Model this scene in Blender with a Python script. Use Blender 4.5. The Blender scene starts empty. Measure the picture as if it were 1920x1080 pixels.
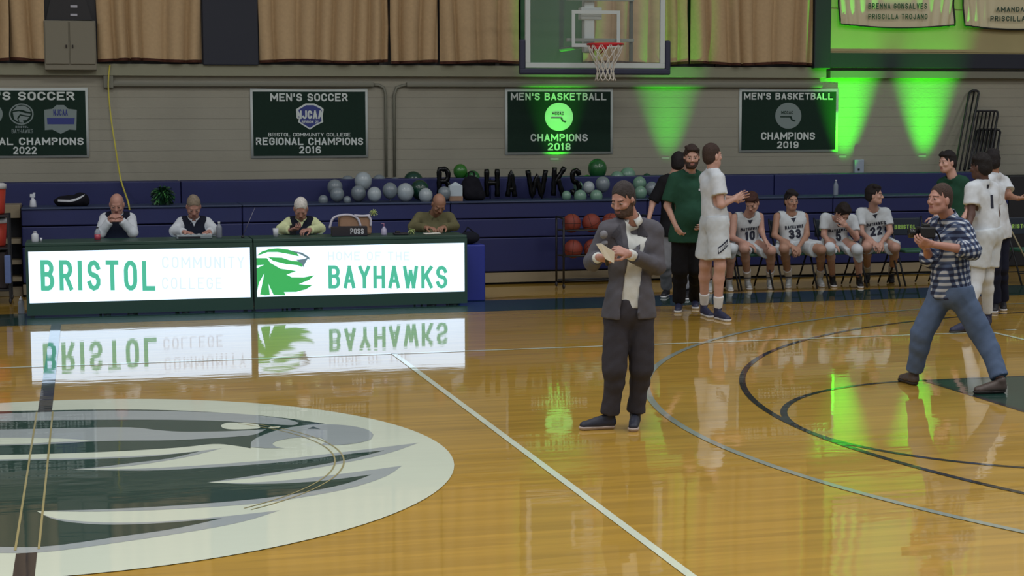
import bpy, bmesh, math, random
import numpy as np
from mathutils import Vector, Matrix
from mathutils.geometry import tessellate_polygon
from mathutils.bvhtree import BVHTree
random.seed(7)
S = bpy.context.scene
COL = S.collection
# ------------------------------------------------------------------ camera
# Court frame: X along the court, Y across it (away from the camera), origin at the centre spot, metres.
CAM = np.array([0.3204, -10.6331, 2.1091]); YAW, PIT, ROL, FPX = 0.2449008, 0.0983471, -0.0027058, 3204.13
_fw = np.array([math.sin(YAW)*math.cos(PIT), math.cos(YAW)*math.cos(PIT), -math.sin(PIT)])
_r0 = np.array([math.cos(YAW), -math.sin(YAW), 0.]); _u0 = np.cross(_r0, _fw)
_r = _r0*math.cos(ROL)+_u0*math.sin(ROL); _u = -_r0*math.sin(ROL)+_u0*math.cos(ROL)
cd = bpy.data.cameras.new('camera'); cam = bpy.data.objects.new('camera', cd); COL.objects.link(cam)
cd.sensor_width = 36; cd.lens = FPX/1920*36; cd.clip_end = 200
M = Matrix(((_r[0], _u[0], -_fw[0], CAM[0]), (_r[1], _u[1], -_fw[1], CAM[1]), (_r[2], _u[2], -_fw[2], CAM[2]), (0, 0, 0, 1)))
cam.matrix_world = M; S.camera = cam
def _ray(x, y): return _fw + _r*(x-960)/FPX - _u*(y-540)/FPX
def atY(x, y, Y):            # point of the vertical plane Y seen at photo position x, y
    d = _ray(x, y); return CAM + d*((Y-CAM[1])/d[1])
def fl(x, y, z=0.):          # point of the floor (height z)
    d = _ray(x, y); return CAM + d*((z-CAM[2])/d[2])
# ------------------------------------------------------------------ view, world, lights
S.view_settings.view_transform = 'Standard'; S.view_settings.look = 'None'
S.view_settings.gamma = 1; S.view_settings.use_curve_mapping = False; S.view_settings.exposure = 0.12
w = bpy.data.worlds.new('gym'); S.world = w; w.use_nodes = True
w.node_tree.nodes['Background'].inputs[0].default_value = (0.80, 0.86, 1.0, 1)
w.node_tree.nodes['Background'].inputs[1].default_value = 0.20
def lin(c): 
    return tuple(((v/255)/12.92 if v/255 <= .04045 else ((v/255+.055)/1.055)**2.4) for v in c)
def area(name, loc, sx, sy, power, col, rot=(0, 0, 0)):
    l = bpy.data.lights.new(name, 'AREA'); l.shape = 'RECTANGLE'; l.size = sx; l.size_y = sy; l.energy = power; l.color = col
    o = bpy.data.objects.new(name, l); o.location = loc; o.rotation_euler = rot; COL.objects.link(o); return o
for lx in (-6, 1.5, 9, 16.5):
    for ly in (-7.5, -1.5, 4.5):
        area('ceiling_lamp', (lx, ly, 8.2), 2.4, 1.2, 200 if ly < 4 else 125, (1.0, .985, .955))
# ------------------------------------------------------------------ materials
MATS = {}
def mat(name, rgb, rough=.7, metal=0., spec=.5, coat=0., emit=0., noise=0., nscale=8., bump=0., bscale=60., trans=0., alpha=1.):
    if name in MATS: return MATS[name]
    m = bpy.data.materials.new(name); m.use_nodes = True; nt = m.node_tree; b = nt.nodes['Principled BSDF']
    c = lin(rgb); b.inputs['Base Color'].default_value = (*c, 1); b.inputs['Roughness'].default_value = rough
    b.inputs['Metallic'].default_value = metal; b.inputs['Specular IOR Level'].default_value = spec
    b.inputs['Coat Weight'].default_value = coat; b.inputs['Coat Roughness'].default_value = .05
    if emit: b.inputs['Base Color'].default_value = (.02, .02, .02, 1); b.inputs['Emission Color'].default_value = (*c, 1); b.inputs['Emission Strength'].default_value = emit
    if trans: b.inputs['Transmission Weight'].default_value = trans
    if alpha < 1: b.inputs['Alpha'].default_value = alpha
    tc = nt.nodes.new('ShaderNodeTexCoord')
    if noise:
        n = nt.nodes.new('ShaderNodeTexNoise'); n.inputs['Scale'].default_value = nscale; n.inputs['Detail'].default_value = 4
        nt.links.new(tc.outputs['Object'], n.inputs['Vector'])
        r = nt.nodes.new('ShaderNodeValToRGB'); r.color_ramp.elements[0].position = .3; r.color_ramp.elements[1].position = .7
        r.color_ramp.elements[0].color = (*[v*(1-noise) for v in c], 1); r.color_ramp.elements[1].color = (*[min(1, v*(1+noise)) for v in c], 1)
        nt.links.new(n.outputs['Fac'], r.inputs[0]); nt.links.new(r.outputs[0], b.inputs['Base Color'])
    if bump:
        n = nt.nodes.new('ShaderNodeTexNoise'); n.inputs['Scale'].default_value = bscale; nt.links.new(tc.outputs['Object'], n.inputs['Vector'])
        bp = nt.nodes.new('ShaderNodeBump'); bp.inputs['Strength'].default_value = bump; bp.inputs['Distance'].default_value = .01
        nt.links.new(n.outputs['Fac'], bp.inputs['Height']); nt.links.new(bp.outputs[0], b.inputs['Normal'])
    MATS[name] = m; return m
def fabric(name, rgb, **k): return mat(name, rgb, rough=.85, spec=.2, noise=.05, nscale=25, bump=.10, bscale=120, **k)
FLOORMATS = []
def floor_like(name, rgb, wood=False):
    """varnished court surface; paint and bare wood lie under the same clear coat"""
    m = bpy.data.materials.new(name); m.use_nodes = True; nt = m.node_tree; b = nt.nodes['Principled BSDF']; L = nt.links
    c = lin(rgb); b.inputs['Base Color'].default_value = (*c, 1); b.inputs['Roughness'].default_value = .42
    b.inputs['Specular IOR Level'].default_value = .3
    b.inputs['Coat Weight'].default_value = 1.; b.inputs['Coat Roughness'].default_value = .035; b.inputs['Coat IOR'].default_value = 1.55
    g = nt.nodes.new('ShaderNodeNewGeometry')
    if wood:
        mp = nt.nodes.new('ShaderNodeMapping'); mp.inputs['Scale'].default_value = (.55, 17.5, 1); L.new(g.outputs['Position'], mp.inputs[0])
        # strips: random tone per strip (voronoi cell in squeezed space) plus long grain
        v = nt.nodes.new('ShaderNodeTexVoronoi'); v.feature = 'F1'; v.inputs['Scale'].default_value = 1; v.inputs['Randomness'].default_value = .6
        L.new(mp.outputs[0], v.inputs['Vector'])
        mp2 = nt.nodes.new('ShaderNodeMapping'); mp2.inputs['Scale'].default_value = (.5, 9, 1); L.new(g.outputs['Position'], mp2.inputs[0])
        n = nt.nodes.new('ShaderNodeTexNoise'); n.inputs['Scale'].default_value = 1.2; n.inputs['Detail'].default_value = 6; L.new(mp2.outputs[0], n.inputs['Vector'])
        sp = nt.nodes.new('ShaderNodeSeparateColor'); L.new(v.outputs['Color'], sp.inputs[0])
        a = nt.nodes.new('ShaderNodeMath'); a.operation = 'MULTIPLY_ADD'; a.inputs[1].default_value = .35; L.new(sp.outputs[0], a.inputs[0]); L.new(n.outputs['Fac'], a.inputs[2])
        r = nt.nodes.new('ShaderNodeValToRGB'); e = r.color_ramp.elements
        e[0].position = .42; e[1].position = .95
        e[0].color = (*[q*.84 for q in c], 1); e[1].color = (*[min(1, q*1.14) for q in c], 1)
        L.new(a.outputs[0], r.inputs[0]); L.new(r.outputs[0], b.inputs['Base Color'])
    mp3 = nt.nodes.new('ShaderNodeMapping'); mp3.inputs['Scale'].default_value = (1.0, 3.0, 1); L.new(g.outputs['Position'], mp3.inputs[0])
    n2 = nt.nodes.new('ShaderNodeTexNoise'); n2.inputs['Scale'].default_value = 2.2; n2.inputs['Detail'].default_value = 2; L.new(mp3.outputs[0], n2.inputs['Vector'])
    bp = nt.nodes.new('ShaderNodeBump'); bp.inputs['Strength'].default_value = .14; bp.inputs['Distance'].default_value = .006
    L.new(n2.outputs['Fac'], bp.inputs['Height']); L.new(bp.outputs[0], b.inputs['Coat Normal'])
    MATS[name] = m; return m
# ------------------------------------------------------------------ objects
def world_of(p):
    v = np.zeros(3)
    while p is not None: v = v + np.array(p.location); p = p.parent
    return v
def obj(name, verts, faces, m, parent=None, smooth=False, midx=None):
    verts = np.asarray(verts, dtype=float).reshape(-1, 3)
    org = world_of(parent) if parent is not None else np.array([(verts[:, 0].min()+verts[:, 0].max())/2, (verts[:, 1].min()+verts[:, 1].max())/2, verts[:, 2].min()])
    me = bpy.data.meshes.new(name); me.from_pydata((verts-org).tolist(), [], [list(map(int, f)) for f in faces])
    for x in (m if isinstance(m, (list, tuple)) else [m]): me.materials.append(x)
    if smooth: me.polygons.foreach_set('use_smooth', [True]*len(me.polygons))
    if midx is not None: me.polygons.foreach_set('material_index', [int(i) for i in midx])
    me.update()
    o = bpy.data.objects.new(name, me); COL.objects.link(o)
    if parent is not None: o.parent = parent
    else: o.location = org
    return o
def tag(o, label=None, cat=None, group=None, kind=None):
    if label: o['label'] = label
    if cat: o['category'] = cat
    if group: o['group'] = group
    if kind: o['kind'] = kind
    return o
def thing(name, label, cat, loc, group=None):
    o = bpy.data.objects.new(name, None); COL.objects.link(o); o.location = tuple(float(v) for v in loc); o.empty_display_size = .1
    return tag(o, label, cat, group)
class MB:
    """collects shapes into one mesh"""
    def __init__(s): s.v = []; s.f = []; s.mi = []; s.cur = 0
    def add(s, v, f):
        n = len(s.v); s.v += [tuple(float(c) for c in p) for p in v]; s.f += [[i+n for i in q] for q in f]; s.mi += [s.cur]*len(f); return s
    def box(s, lo, hi, bev=0.):
        x0, y0, z0 = lo; x1, y1, z1 = hi
        if not bev:
            return s.add([(x0,y0,z0),(x1,y0,z0),(x1,y1,z0),(x0,y1,z0),(x0,y0,z1),(x1,y0,z1),(x1,y1,z1),(x0,y1,z1)],
                  [(0,3,2,1),(4,5,6,7),(0,1,5,4),(1,2,6,5),(2,3,7,6),(3,0,4,7)])
        bm = bmesh.new(); bmesh.ops.create_cube(bm, size=1)
        for v in bm.verts: v.co = Vector(((x0+x1)/2+v.co.x*(x1-x0), (y0+y1)/2+v.co.y*(y1-y0), (z0+z1)/2+v.co.z*(z1-z0)))
        bmesh.ops.bevel(bm, geom=bm.edges[:], offset=bev, segments=2, affect='EDGES', profile=.5)
        bm.verts.index_update(); s.add([v.co[:] for v in bm.verts], [[v.index for v in f.verts] for f in bm.faces]); bm.free(); return s
    def tube(s, pts, r, n=8, closed=False, cap=True):
        pts = [np.array(p, float) for p in pts]; N = len(pts); rr = r if isinstance(r, (list, tuple, np.ndarray)) else [r]*N
        vs = []; prev = None
        for i in range(N):
            a = pts[(i-1) % N] if (closed or i > 0) else pts[i]; b = pts[(i+1) % N] if (closed or i < N-1) else pts[i]
            t = b-a; t = t/(np.linalg.norm(t)+1e-12)
            if prev is None:
                ref = np.array([0, 0, 1.]) if abs(t[2]) < .9 else np.array([1., 0, 0]); u = np.cross(ref, t)
            else: u = prev - t*(prev@t)
            u /= np.linalg.norm(u)+1e-12; prev = u; q = np.cross(t, u)
            for k in range(n):
                a_ = 2*math.pi*k/n; vs.append(pts[i]+rr[i]*(u*math.cos(a_)+q*math.sin(a_)))
        fs = []
        for i in range(N if closed else N-1):
            j = (i+1) % N
            for k in range(n): fs.append((i*n+k, i*n+(k+1) % n, j*n+(k+1) % n, j*n+k))
        if not closed and cap: fs.append(tuple(reversed(range(n)))); fs.append(tuple(range((N-1)*n, N*n)))
        return s.add(vs, fs)
    def lathe(s, c, prof, n=20):      # prof: (radius, height) from the bottom up, about the vertical through c
        vs = []
        for r, z in prof:
            for k in range(n): a = 2*math.pi*k/n; vs.append((c[0]+r*math.cos(a), c[1]+r*math.sin(a), c[2]+z))
        fs = [(i*n+k, i*n+(k+1) % n, (i+1)*n+(k+1) % n, (i+1)*n+k) for i in range(len(prof)-1) for k in range(n)]
        fs += [tuple(reversed(range(n))), tuple(range((len(prof)-1)*n, len(prof)*n))]
        return s.add(vs, fs)
    def sphere(s, c, r, n=20, m=12, sq=(1, 1, 1), tail=0.):
        vs = []; fs = []
        for i in range(m+1):
            t = math.pi*i/m
            for k in range(n):
                a = 2*math.pi*k/n; z = math.cos(t); q = math.sin(t)
                if tail and z < 0: q *= 1-tail*z*z*.5; z *= 1+tail
                vs.append((c[0]+r*sq[0]*q*math.cos(a), c[1]+r*sq[1]*q*math.sin(a), c[2]+r*sq[2]*z))
        for i in range(m):
            for k in range(n): fs.append((i*n+k, (i+1)*n+k, (i+1)*n+(k+1) % n, i*n+(k+1) % n))
        return s.add(vs, fs)
    def build(s, name, m, parent=None, smooth=False): return obj(name, s.v, s.f, m, parent, smooth, s.mi if isinstance(m, (list, tuple)) else None)
def poly3(pts3, off=(0, 0, 0), thick=None):
    """flat polygon (concave allowed) -> verts, faces"""
    p = [Vector(tuple(float(c) for c in q)) for q in pts3]
    tri = tessellate_polygon([p]); v = [tuple(np.array(q)+np.array(off)) for q in p]
    return v, [tuple(t) for t in tri]
def smoothline(pts, n=6, closed=False):
    pts = [np.array(p, float) for p in pts]; N = len(pts); out = []
    rng = range(N) if closed else range(N-1)
    for i in rng:
        p0 = pts[(i-1) % N] if (closed or i > 0) else pts[i]; p1 = pts[i]; p2 = pts[(i+1) % N]; p3 = pts[(i+2) % N] if (closed or i < N-2) else p2
        for k in range(n):
            t = k/n; out.append(.5*((2*p1)+(-p0+p2)*t+(2*p0-5*p1+4*p2-p3)*t*t+(-p0+3*p1-3*p2+p3)*t**3))
    if not closed: out.append(pts[-1])
    return out
# ------------------------------------------------------------------ stroke lettering
def arc(cx, cy, rx, ry, a0, a1, n=7): return [(cx+rx*math.cos(math.radians(a0+(a1-a0)*i/n)), cy+ry*math.sin(math.radians(a0+(a1-a0)*i/n))) for i in range(n+1)]
OO = arc(.5, .7, .5, .3, 0, 180)+arc(.5, .3, .5, .3, 180, 360)
GL = {
 'A': [[(0,0),(.5,1),(1,0)], [(.2,.3),(.8,.3)]],
 'B': [[(0,0),(0,1),(.5,1)]+arc(.55,.77,.4,.23,90,-90)+[(0,.54)], [(0,.54)]+arc(.55,.27,.45,.27,90,-90)+[(0,0)]],
 'C': [arc(.5,.7,.5,.3,10,180)+arc(.5,.3,.5,.3,180,350)],
 'D': [[(0,0),(0,1)]+arc(.45,.65,.55,.35,90,0)+arc(.45,.35,.55,.35,0,-90)+[(0,0)]],
 'E': [[(1,1),(0,1),(0,0),(1,0)], [(0,.52),(.8,.52)]], 'F': [[(1,1),(0,1),(0,0)], [(0,.52),(.8,.52)]],
 'G': [arc(.5,.7,.5,.3,10,180)+arc(.5,.3,.5,.3,180,360)+[(1,.48),(.55,.48)]],
 'H': [[(0,0),(0,1)], [(1,0),(1,1)], [(0,.5),(1,.5)]], 'I': [[(.5,0),(.5,1)]],
 'J': [[(1,1)]+arc(.5,.3,.5,.3,0,-170)], 'K': [[(0,0),(0,1)], [(1,1),(.05,.42)], [(.35,.62),(1,0)]],
 'L': [[(0,1),(0,0),(1,0)]], 'M': [[(0,0),(0,1),(.5,.3),(1,1),(1,0)]], 'N': [[(0,0),(0,1),(1,0),(1,1)]],
 'O': [OO+[OO[0]]], '0': [OO+[OO[0]]], 'P': [[(0,0),(0,1),(.5,1)]+arc(.55,.74,.45,.26,90,-90)+[(0,.48)]],
 'R': [[(0,0),(0,1),(.5,1)]+arc(.55,.74,.42,.26,90,-90)+[(0,.48)], [(.5,.48),(1,0)]],
 'S': [arc(.5,.75,.48,.25,10,270)+arc(.5,.26,.5,.26,90,-170)], 'T': [[(0,1),(1,1)], [(.5,1),(.5,0)]],
 'U': [[(0,1)]+arc(.5,.3,.5,.3,180,360)+[(1,1)]], 'V': [[(0,1),(.5,0),(1,1)]], 'W': [[(0,1),(.25,0),(.5,.8),(.75,0),(1,1)]],
 'Y': [[(0,1),(.5,.48),(1,1)], [(.5,.5),(.5,0)]], 'Z': [[(0,1),(1,1),(0,0),(1,0)]], "'": [[(.5,1),(.5,.7)]],
 '1': [[(.2,.8),(.6,1),(.6,0)]], '2': [arc(.5,.72,.48,.28,165,-25)+[(0,0),(1,0)]],
 '3': [arc(.45,.76,.48,.24,160,-90)+arc(.45,.27,.52,.27,90,-160)], '6': [arc(.5,.7,.5,.3,30,180)+[(0,.3)], arc(.5,.3,.5,.3,0,360,14)],
 '8': [arc(.5,.76,.44,.24,-90,270,14), arc(.5,.27,.5,.27,90,450,14)], '9': [arc(.5,.7,.5,.3,0,360,14), [(1,.7),(1,.3)]+arc(.5,.3,.5,.3,0,-150)],
 '5': [[(1,1),(.1,1),(.05,.55)]+arc(.45,.3,.5,.3,110,-160)], '4': [[(.75,0),(.75,1),(0,.3),(1,.3)]],
}
def strokes(text, h, aspect=.5, t=.16, gap=.14):
    """list of 2D quads strips for text of height h; returns verts2d, faces, total width"""
    V = []; F = []; x = 0.; pc = 0
    for ch in text:
        if ch == ' ': x += aspect*.6+gap*.5; continue
        wd = aspect*(1.3 if ch in 'MW' else .35 if ch in "I'" else .6 if ch == '1' else 1.)
        if ch == 'I': wd = t
        pieces = []
        for st in GL[ch]:
            p = [np.array([x+t/2+q[0]*(wd-t), t/2+q[1]*(1-t)]) for q in st]; cur = [p[0]]
            for i in range(1, len(p)):
                cur.append(p[i])
                if i < len(p)-1:
                    u1 = p[i]-p[i-1]; u2 = p[i+1]-p[i]
                    if u1@u2 < -.2*np.linalg.norm(u1)*np.linalg.norm(u2): pieces.append(cur); cur = [p[i]]
            pieces.append(cur)
        for p in pieces:
            pc += 1
            closed = len(p) > 3 and np.allclose(p[0], p[-1])
            q2 = [p[0]]
            for q in p[1:]:
                if np.linalg.norm(q-q2[-1]) > 1e-4: q2.append(q)
            p = q2; N = len(p)
            if not closed:        # butt ends run to the glyph box
                for (e, o) in ((0, 1), (N-1, N-2)):
                    d = p[e]-p[o]; d /= np.linalg.norm(d); p[e] = p[e]+d*t*.42
            base = len(V)
            for i in range(N):
                a = p[i-1] if i > 0 else (p[N-2] if closed else None); b = p[i+1] if i < N-1 else (p[1] if closed else None)
                d1 = (p[i]-a) if a is not None else (b-p[i]); d2 = (b-p[i]) if b is not None else (p[i]-a)
                d1 = d1/np.linalg.norm(d1); d2 = d2/np.linalg.norm(d2); n1 = np.array([-d1[1], d1[0]]); n2 = np.array([-d2[1], d2[0]])
                m = n1+n2; ln = np.linalg.norm(m); m = m/ln if ln > 1e-3 else n1; k = min(1/max(.35, m@n1), 1.9)
                qa = (p[i]+m*t/2*k)*h; qb = (p[i]-m*t/2*k)*h; V.append((qa[0], qa[1], pc)); V.append((qb[0], qb[1], pc))
            for i in range(N-1): F.append((base+2*i, base+2*i+1, base+2*i+3, base+2*i+2))
        x += wd+gap
    return V, F, (x-gap)*h
def letter_mesh(mb, text, O, ux, uz, W=None, h=.1, center=True, **k):
    """writes text with origin O (centre of the baseline), along ux, up uz; W stretches it to a width"""
    V, F, tw = strokes(text, h, **k); sx = (W/tw) if W else 1.
    O = np.array(O, float); ux = np.array(ux, float); uz = np.array(uz, float)
    nn = np.cross(ux, uz)*.00025; mb.add([O+ux*((v[0]-(tw/2 if center else 0))*sx)+uz*v[1]+nn*(v[2] % 9) for v in V], F); return tw*sx
XA = np.array([1., 0, 0]); ZA = np.array([0, 0, 1.]); YA = np.array([0, 1., 0])
def text_px(mb, text, x0, x1, ytop, ybot, Y, **k):
    """flat lettering on the plane Y filling the seen rectangle"""
    a = atY(x0, ybot, Y); b = atY(x1, ybot, Y); c = atY((x0+x1)/2, ytop, Y); d = atY((x0+x1)/2, ybot, Y)
    up = np.array([0, 0, 1.]); ux = b-a; W = np.linalg.norm(ux); letter_mesh(mb, text, (a+b)/2, ux/W, up, W=W, h=(c-d)[2], **k)

# ================================================================== SETTING
FW = floor_like('court_wood', (184, 145, 55), wood=True)
P_WHITE = floor_like('court_paint_white', (222, 232, 212)); P_GREEN = floor_like('court_paint_green', (24, 62, 54))
P_GREY = floor_like('court_paint_grey', (168, 178, 180)); P_BLACK = floor_like('court_paint_black', (34, 34, 40)); P_TAN = floor_like('court_paint_tan', (170, 160, 110))
P_LGREY = floor_like('court_paint_light_grey', (150, 160, 150))
YW = 12.3
mb = MB(); mb.box((-16, -14, -.12), (28, YW, 0)); floor = mb.build('floor', FW); tag(floor, kind='structure')
def paint(name, polys, m, z):
    mb = MB()
    for p in polys:
        v, f = poly3([(q[0], q[1], z) for q in p]); 
        # normals up
        ff = []
        for t in f:
            a, b, c = (np.array(v[i]) for i in t); ff.append(t if np.cross(b-a, c-a)[2] > 0 else t[::-1])
        mb.add(v, ff)
    return mb.build(name, m, floor)
def ring(cx, cy, r, a0, a1, wd, n=64):
    o = [(cx+(r+wd/2)*math.cos(a0+(a1-a0)*i/n), cy+(r+wd/2)*math.sin(a0+(a1-a0)*i/n)) for i in range(n+1)]
    i_ = [(cx+(r-wd/2)*math.cos(a0+(a1-a0)*i/n), cy+(r-wd/2)*math.sin(a0+(a1-a0)*i/n)) for i in range(n+1)]
    return [[o[k], o[k+1], i_[k+1], i_[k]] for k in range(n)]
def rect(x0, y0, x1, y1): return [(x0, y0), (x1, y0), (x1, y1), (x0, y1)]
XF = 6.86; XB = XF+4.19
paint('border_paint', [rect(-16, 7.62, 28, 8.74)], P_GREEN, .0010)
lane = paint('lane_paint', [rect(XF, -1.83, 12.8, 1.83)], P_GREEN, .0010)
paint('court_line', [rect(XF-.02, -1.85, XF+.03, 1.85), rect(XF, 1.80, 12.8, 1.85), rect(XF, -1.85, 12.8, -1.80)], P_BLACK, .0016)
paint('court_line', ring(XF, 0, 1.83, math.pi/2, math.pi*1.5, .05), P_BLACK, .0022)
paint('court_line', ring(XB, 0, 6.02, math.radians(92), math.radians(268), .05, 110), P_BLACK, .0028)
paint('court_line', ring(XB, 0, 6.786, math.radians(92), math.radians(268), .055, 110), P_LGREY, .0032)
paint('court_line', [rect(-9, 4.475, 9.02, 4.525), rect(8.97, -4.5, 9.02, 4.5), rect(2.975, -4.5, 3.025, 4.5), rect(-9, -4.525, 9.02, -4.475)], P_WHITE, .0036)
# centre logo
EA, EB = 2.53, 2.60
def ell(a, b, n=120): return [(a*math.cos(2*math.pi*i/n), EYC+b*math.sin(2*math.pi*i/n)) for i in range(n)]
EYC = 0.0
a_, b_ = fl(1889, 620), fl(1912, 620); paint('court_line', [rect(a_[0], a_[1], b_[0], a_[1]+.06)], P_WHITE, .0036)
paint('logo_ground', [ell(EA, EB)], P_WHITE, .0044)
def LG(pts, n=4):
    p = smoothline([np.array([x, y, 0]) for x, y in pts], n, closed=False) if n else pts
    out = []
    for q in p:
        x, y = float(q[0]), float(q[1])
        r = fl(x/2.1333, 720+y/2.1333); out.append((r[0], r[1]))
    return out
def LGc(segs):   # list of smooth runs joined by corners
    o = []
    for s in segs: o += LG(s, 4) if len(s) > 2 else LG(s, 0)
    return o
# dark head, then light bands over it
head = LGc([[(-1500,150),(-600,128),(0,112),(400,105),(700,108),(980,124),(1150,140),(1300,162)], [(1300,162),(1200,172),(1080,197),(1015,228),(1002,260)], [(1002,260),(930,248),(850,243),(700,258),(400,275),(0,287),(-700,300),(-1500,300)]])
paint('logo_feather', [head], P_GREEN, .0052)
paint('logo_feather', [LGc([[(-1400,160),(-600,140),(0,122),(350,110),(700,112),(950,122),(1130,141),(1196,158)], [(1196,158),(1170,168),(1060,163),(850,150),(500,146),(0,152),(-600,168),(-1400,200)]])], P_GREY, .0060)
paint('logo_feather', [LGc([[(-1300,215),(-600,200),(0,186),(250,180),(520,177),(640,189),(760,195),(950,191),(1065,184)], [(1065,184),(1020,205),(940,214),(700,228),(400,232),(0,250),(-1300,262)]])], P_GREY, .0060)
paint('logo_feather', [LGc([[(-1000,235),(-400,225),(0,219),(150,220),(300,225),(375,233)], [(375,233),(200,237),(0,246),(-1000,255)]])], P_WHITE, .0068)
paint('logo_eye', [LG([(883,170),(905,160),(960,158),(1020,163),(1038,172),(1030,182),(940,186),(895,181),(883,170)]), LG([(1070,180),(1085,174),(1125,173),(1110,180),(1070,180)], 0)], P_WHITE, .0068)
paint('logo_beak', [LGc([[(1003,256),(1012,228),(1080,197),(1160,177),(1260,165),(1380,168),(1465,184),(1494,205)], [(1494,205),(1480,226),(1420,241),(1340,248),(1285,246)], [(1285,246),(1302,230),(1270,217),(1200,216),(1120,228),(1090,242),(1110,256),(1140,260)], [(1140,260),(1060,260)]])], P_GREY, .0060)
paint('logo_beak', [LG([(1230,183),(1253,174),(1282,184),(1250,183)], 0)], P_GREEN, .0068)
outer = LGc([[(-1500,330),(-700,322),(0,305),(300,300),(600,288),(760,275),(887,260)], [(887,260),(760,292),(600,320),(450,337),(280,345)], [(280,345),(500,343),(700,335),(1100,306),(1400,272),(1674,238)],
   [(1674,238),(1560,278),(1400,314),(1200,350),(1000,380),(826,397)], [(826,397),(1000,398),(1200,383),(1400,358),(1608,330)], [(1608,330),(1540,374),(1400,420),(1200,458),(1000,484),(700,504),(400,514),(145,512)],
   [(145,512),(220,540),(380,556),(600,556),(850,538),(1118,509)], [(1118,509),(980,552),(800,588),(500,634),(200,674),(0,680),(-700,670),(-1500,600)]])
inner = LGc([[(-1480,345),(-700,335),(0,311),(300,306),(560,296),(700,283),(800,272)], [(800,272),(680,300),(520,320),(400,335),(280,345)], [(280,345),(500,350),(700,346),(1100,319),(1400,283),(1538,269)],
   [(1538,269),(1400,304),(1200,340),(1000,372),(826,397)], [(826,397),(1000,404),(1200,398),(1350,384),(1485,366)], [(1485,366),(1380,403),(1200,440),(1000,466),(700,490),(400,505),(145,512)],
   [(145,512),(230,549),(400,566),(620,562),(888,541)], [(888,541),(700,582),(450,618),(200,652),(0,655),(-700,640),(-1480,575)]])
paint('logo_feather', [outer], P_GREY, .0052); paint('logo_feather', [inner], P_GREEN, .0060)
paint('court_line', [rect(-.05, 2.07, .05, 7.6), rect(-.05, -7.6, .05, -2.11)], P_BLACK, .0056)
paint('logo_outline', [rect(-.062, -2.05, -.05, 2.08), rect(.05, -2.05, .062, 2.08)]+ring(0, 0, 1.80, -.9, .75, .010)+ring(0, 0, 1.855, -.9, .75, .010), P_TAN, .0075)

# walls
WALL = mat('painted_block_wall', (146, 143, 128), rough=.8, noise=.06, nscale=1.2, bump=.2, bscale=40)
WALL2 = mat('painted_upper_wall', (160, 150, 108), rough=.75, noise=.05, nscale=2)
SILL = mat('sill_paint', (130, 130, 108), rough=.6); NAVY = mat('navy_paint', (20, 26, 42), rough=.6); DKGREEN = mat('dark_green_panel', (28, 62, 44), rough=.6)
CONDUIT = mat('conduit_paint', (112, 112, 98), rough=.5)
zs = atY(600, 143, YW)[2]; zc = atY(600, 163, YW)[2]; zcur = atY(600, 122, YW)[2]
XR = atY(1545, 60, YW)[0]
mb = MB(); mb.box((-8, YW, 0), (24, YW+.3, 9)); wall = mb.build('wall_back', WALL); tag(wall, kind='structure')
zz = 1.15; k = 0; ch = (zs-1.15)/11
cme = None
for k in range(11):
    b = MB(); z0 = 1.15+ch*k+.001
    o = b.box((-8, YW-.012, z0), (24, YW+.001, z0+ch-.002)).build('block_course', WALL, wall)
mb = MB(); mb.box((-8, YW-.10, zs), (XR, YW+.01, zcur)); tag(mb.build('trim_1', SILL), kind='structure')
zr0 = atY(1700, 128, YW)[2]; zr1 = atY(1700, 101, YW)[2]
mb = MB(); mb.box((XR, YW-.16, zr1), (24, YW+.01, 8.9)); up = mb.build('wall_right_upper', WALL2); tag(up, kind='structure')
for i in range(4):
    b = MB(); za = zr1+.02+i*.62; b.box((XR+.01, YW-.172, za), (24, YW-.159, za+.60)).build('block_course', WALL2, up)
mb = MB(); mb.box((XR, YW-.178, zr0), (24, YW+.01, zr1)); tag(mb.build('trim_2', NAVY), kind='structure')
mb = MB(); mb.box((XR+.05, YW-.13, zs), (24, YW+.01, zs+.10)); tag(mb.build('trim_3', CONDUIT), kind='structure')
# window wall behind the curtains
for i, (xa, xb) in enumerate([(-900, 375), (488, 1540)]):
    a = atY(xa, 60, YW)[0]; c = atY(xb, 60, YW)[0]; mb = MB(); mb.box((a, YW-.03, zcur), (c, YW+.02, 6.6)); wn = mb.build('window_%d' % (i+1), mat('dark_window_recess', (26, 24, 28), rough=.4)); tag(wn, kind='structure')
    fm = MB(); n = max(2, int((c-a)/1.5))
    for q in range(n+1): xq = a+(c-a)*q/n; fm.box((xq-.03, YW-.06, zcur), (xq+.03, YW-.028, 6.6))
    fm.build('window_frame', mat('dark_bronze', (40, 36, 34), rough=.4), wn)
a = atY(380, 60, YW-.15)[0]; c = atY(484, 60, YW-.15)[0]
mb = MB(); mb.box((a, YW-.15, zcur-.01), (c, YW, 8.5), .01); tag(mb.build('trim_4', NAVY), kind='structure')
a = atY(976, 60, YW-.1)[0]; c = atY(1092, 60, YW-.1)[0]
mb = MB(); mb.box((a, YW-.10, zcur), (c, YW-.01, 8.5), .01); tag(mb.build('trim_5', DKGREEN), kind='structure')
a = atY(1526, 60, YW-.17)[0]
mb = MB(); mb.box((a, YW-.20, zcur-.02), (XR+.02, YW, 8.5), .01); tag(mb.build('trim_6', NAVY), kind='structure')
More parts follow.
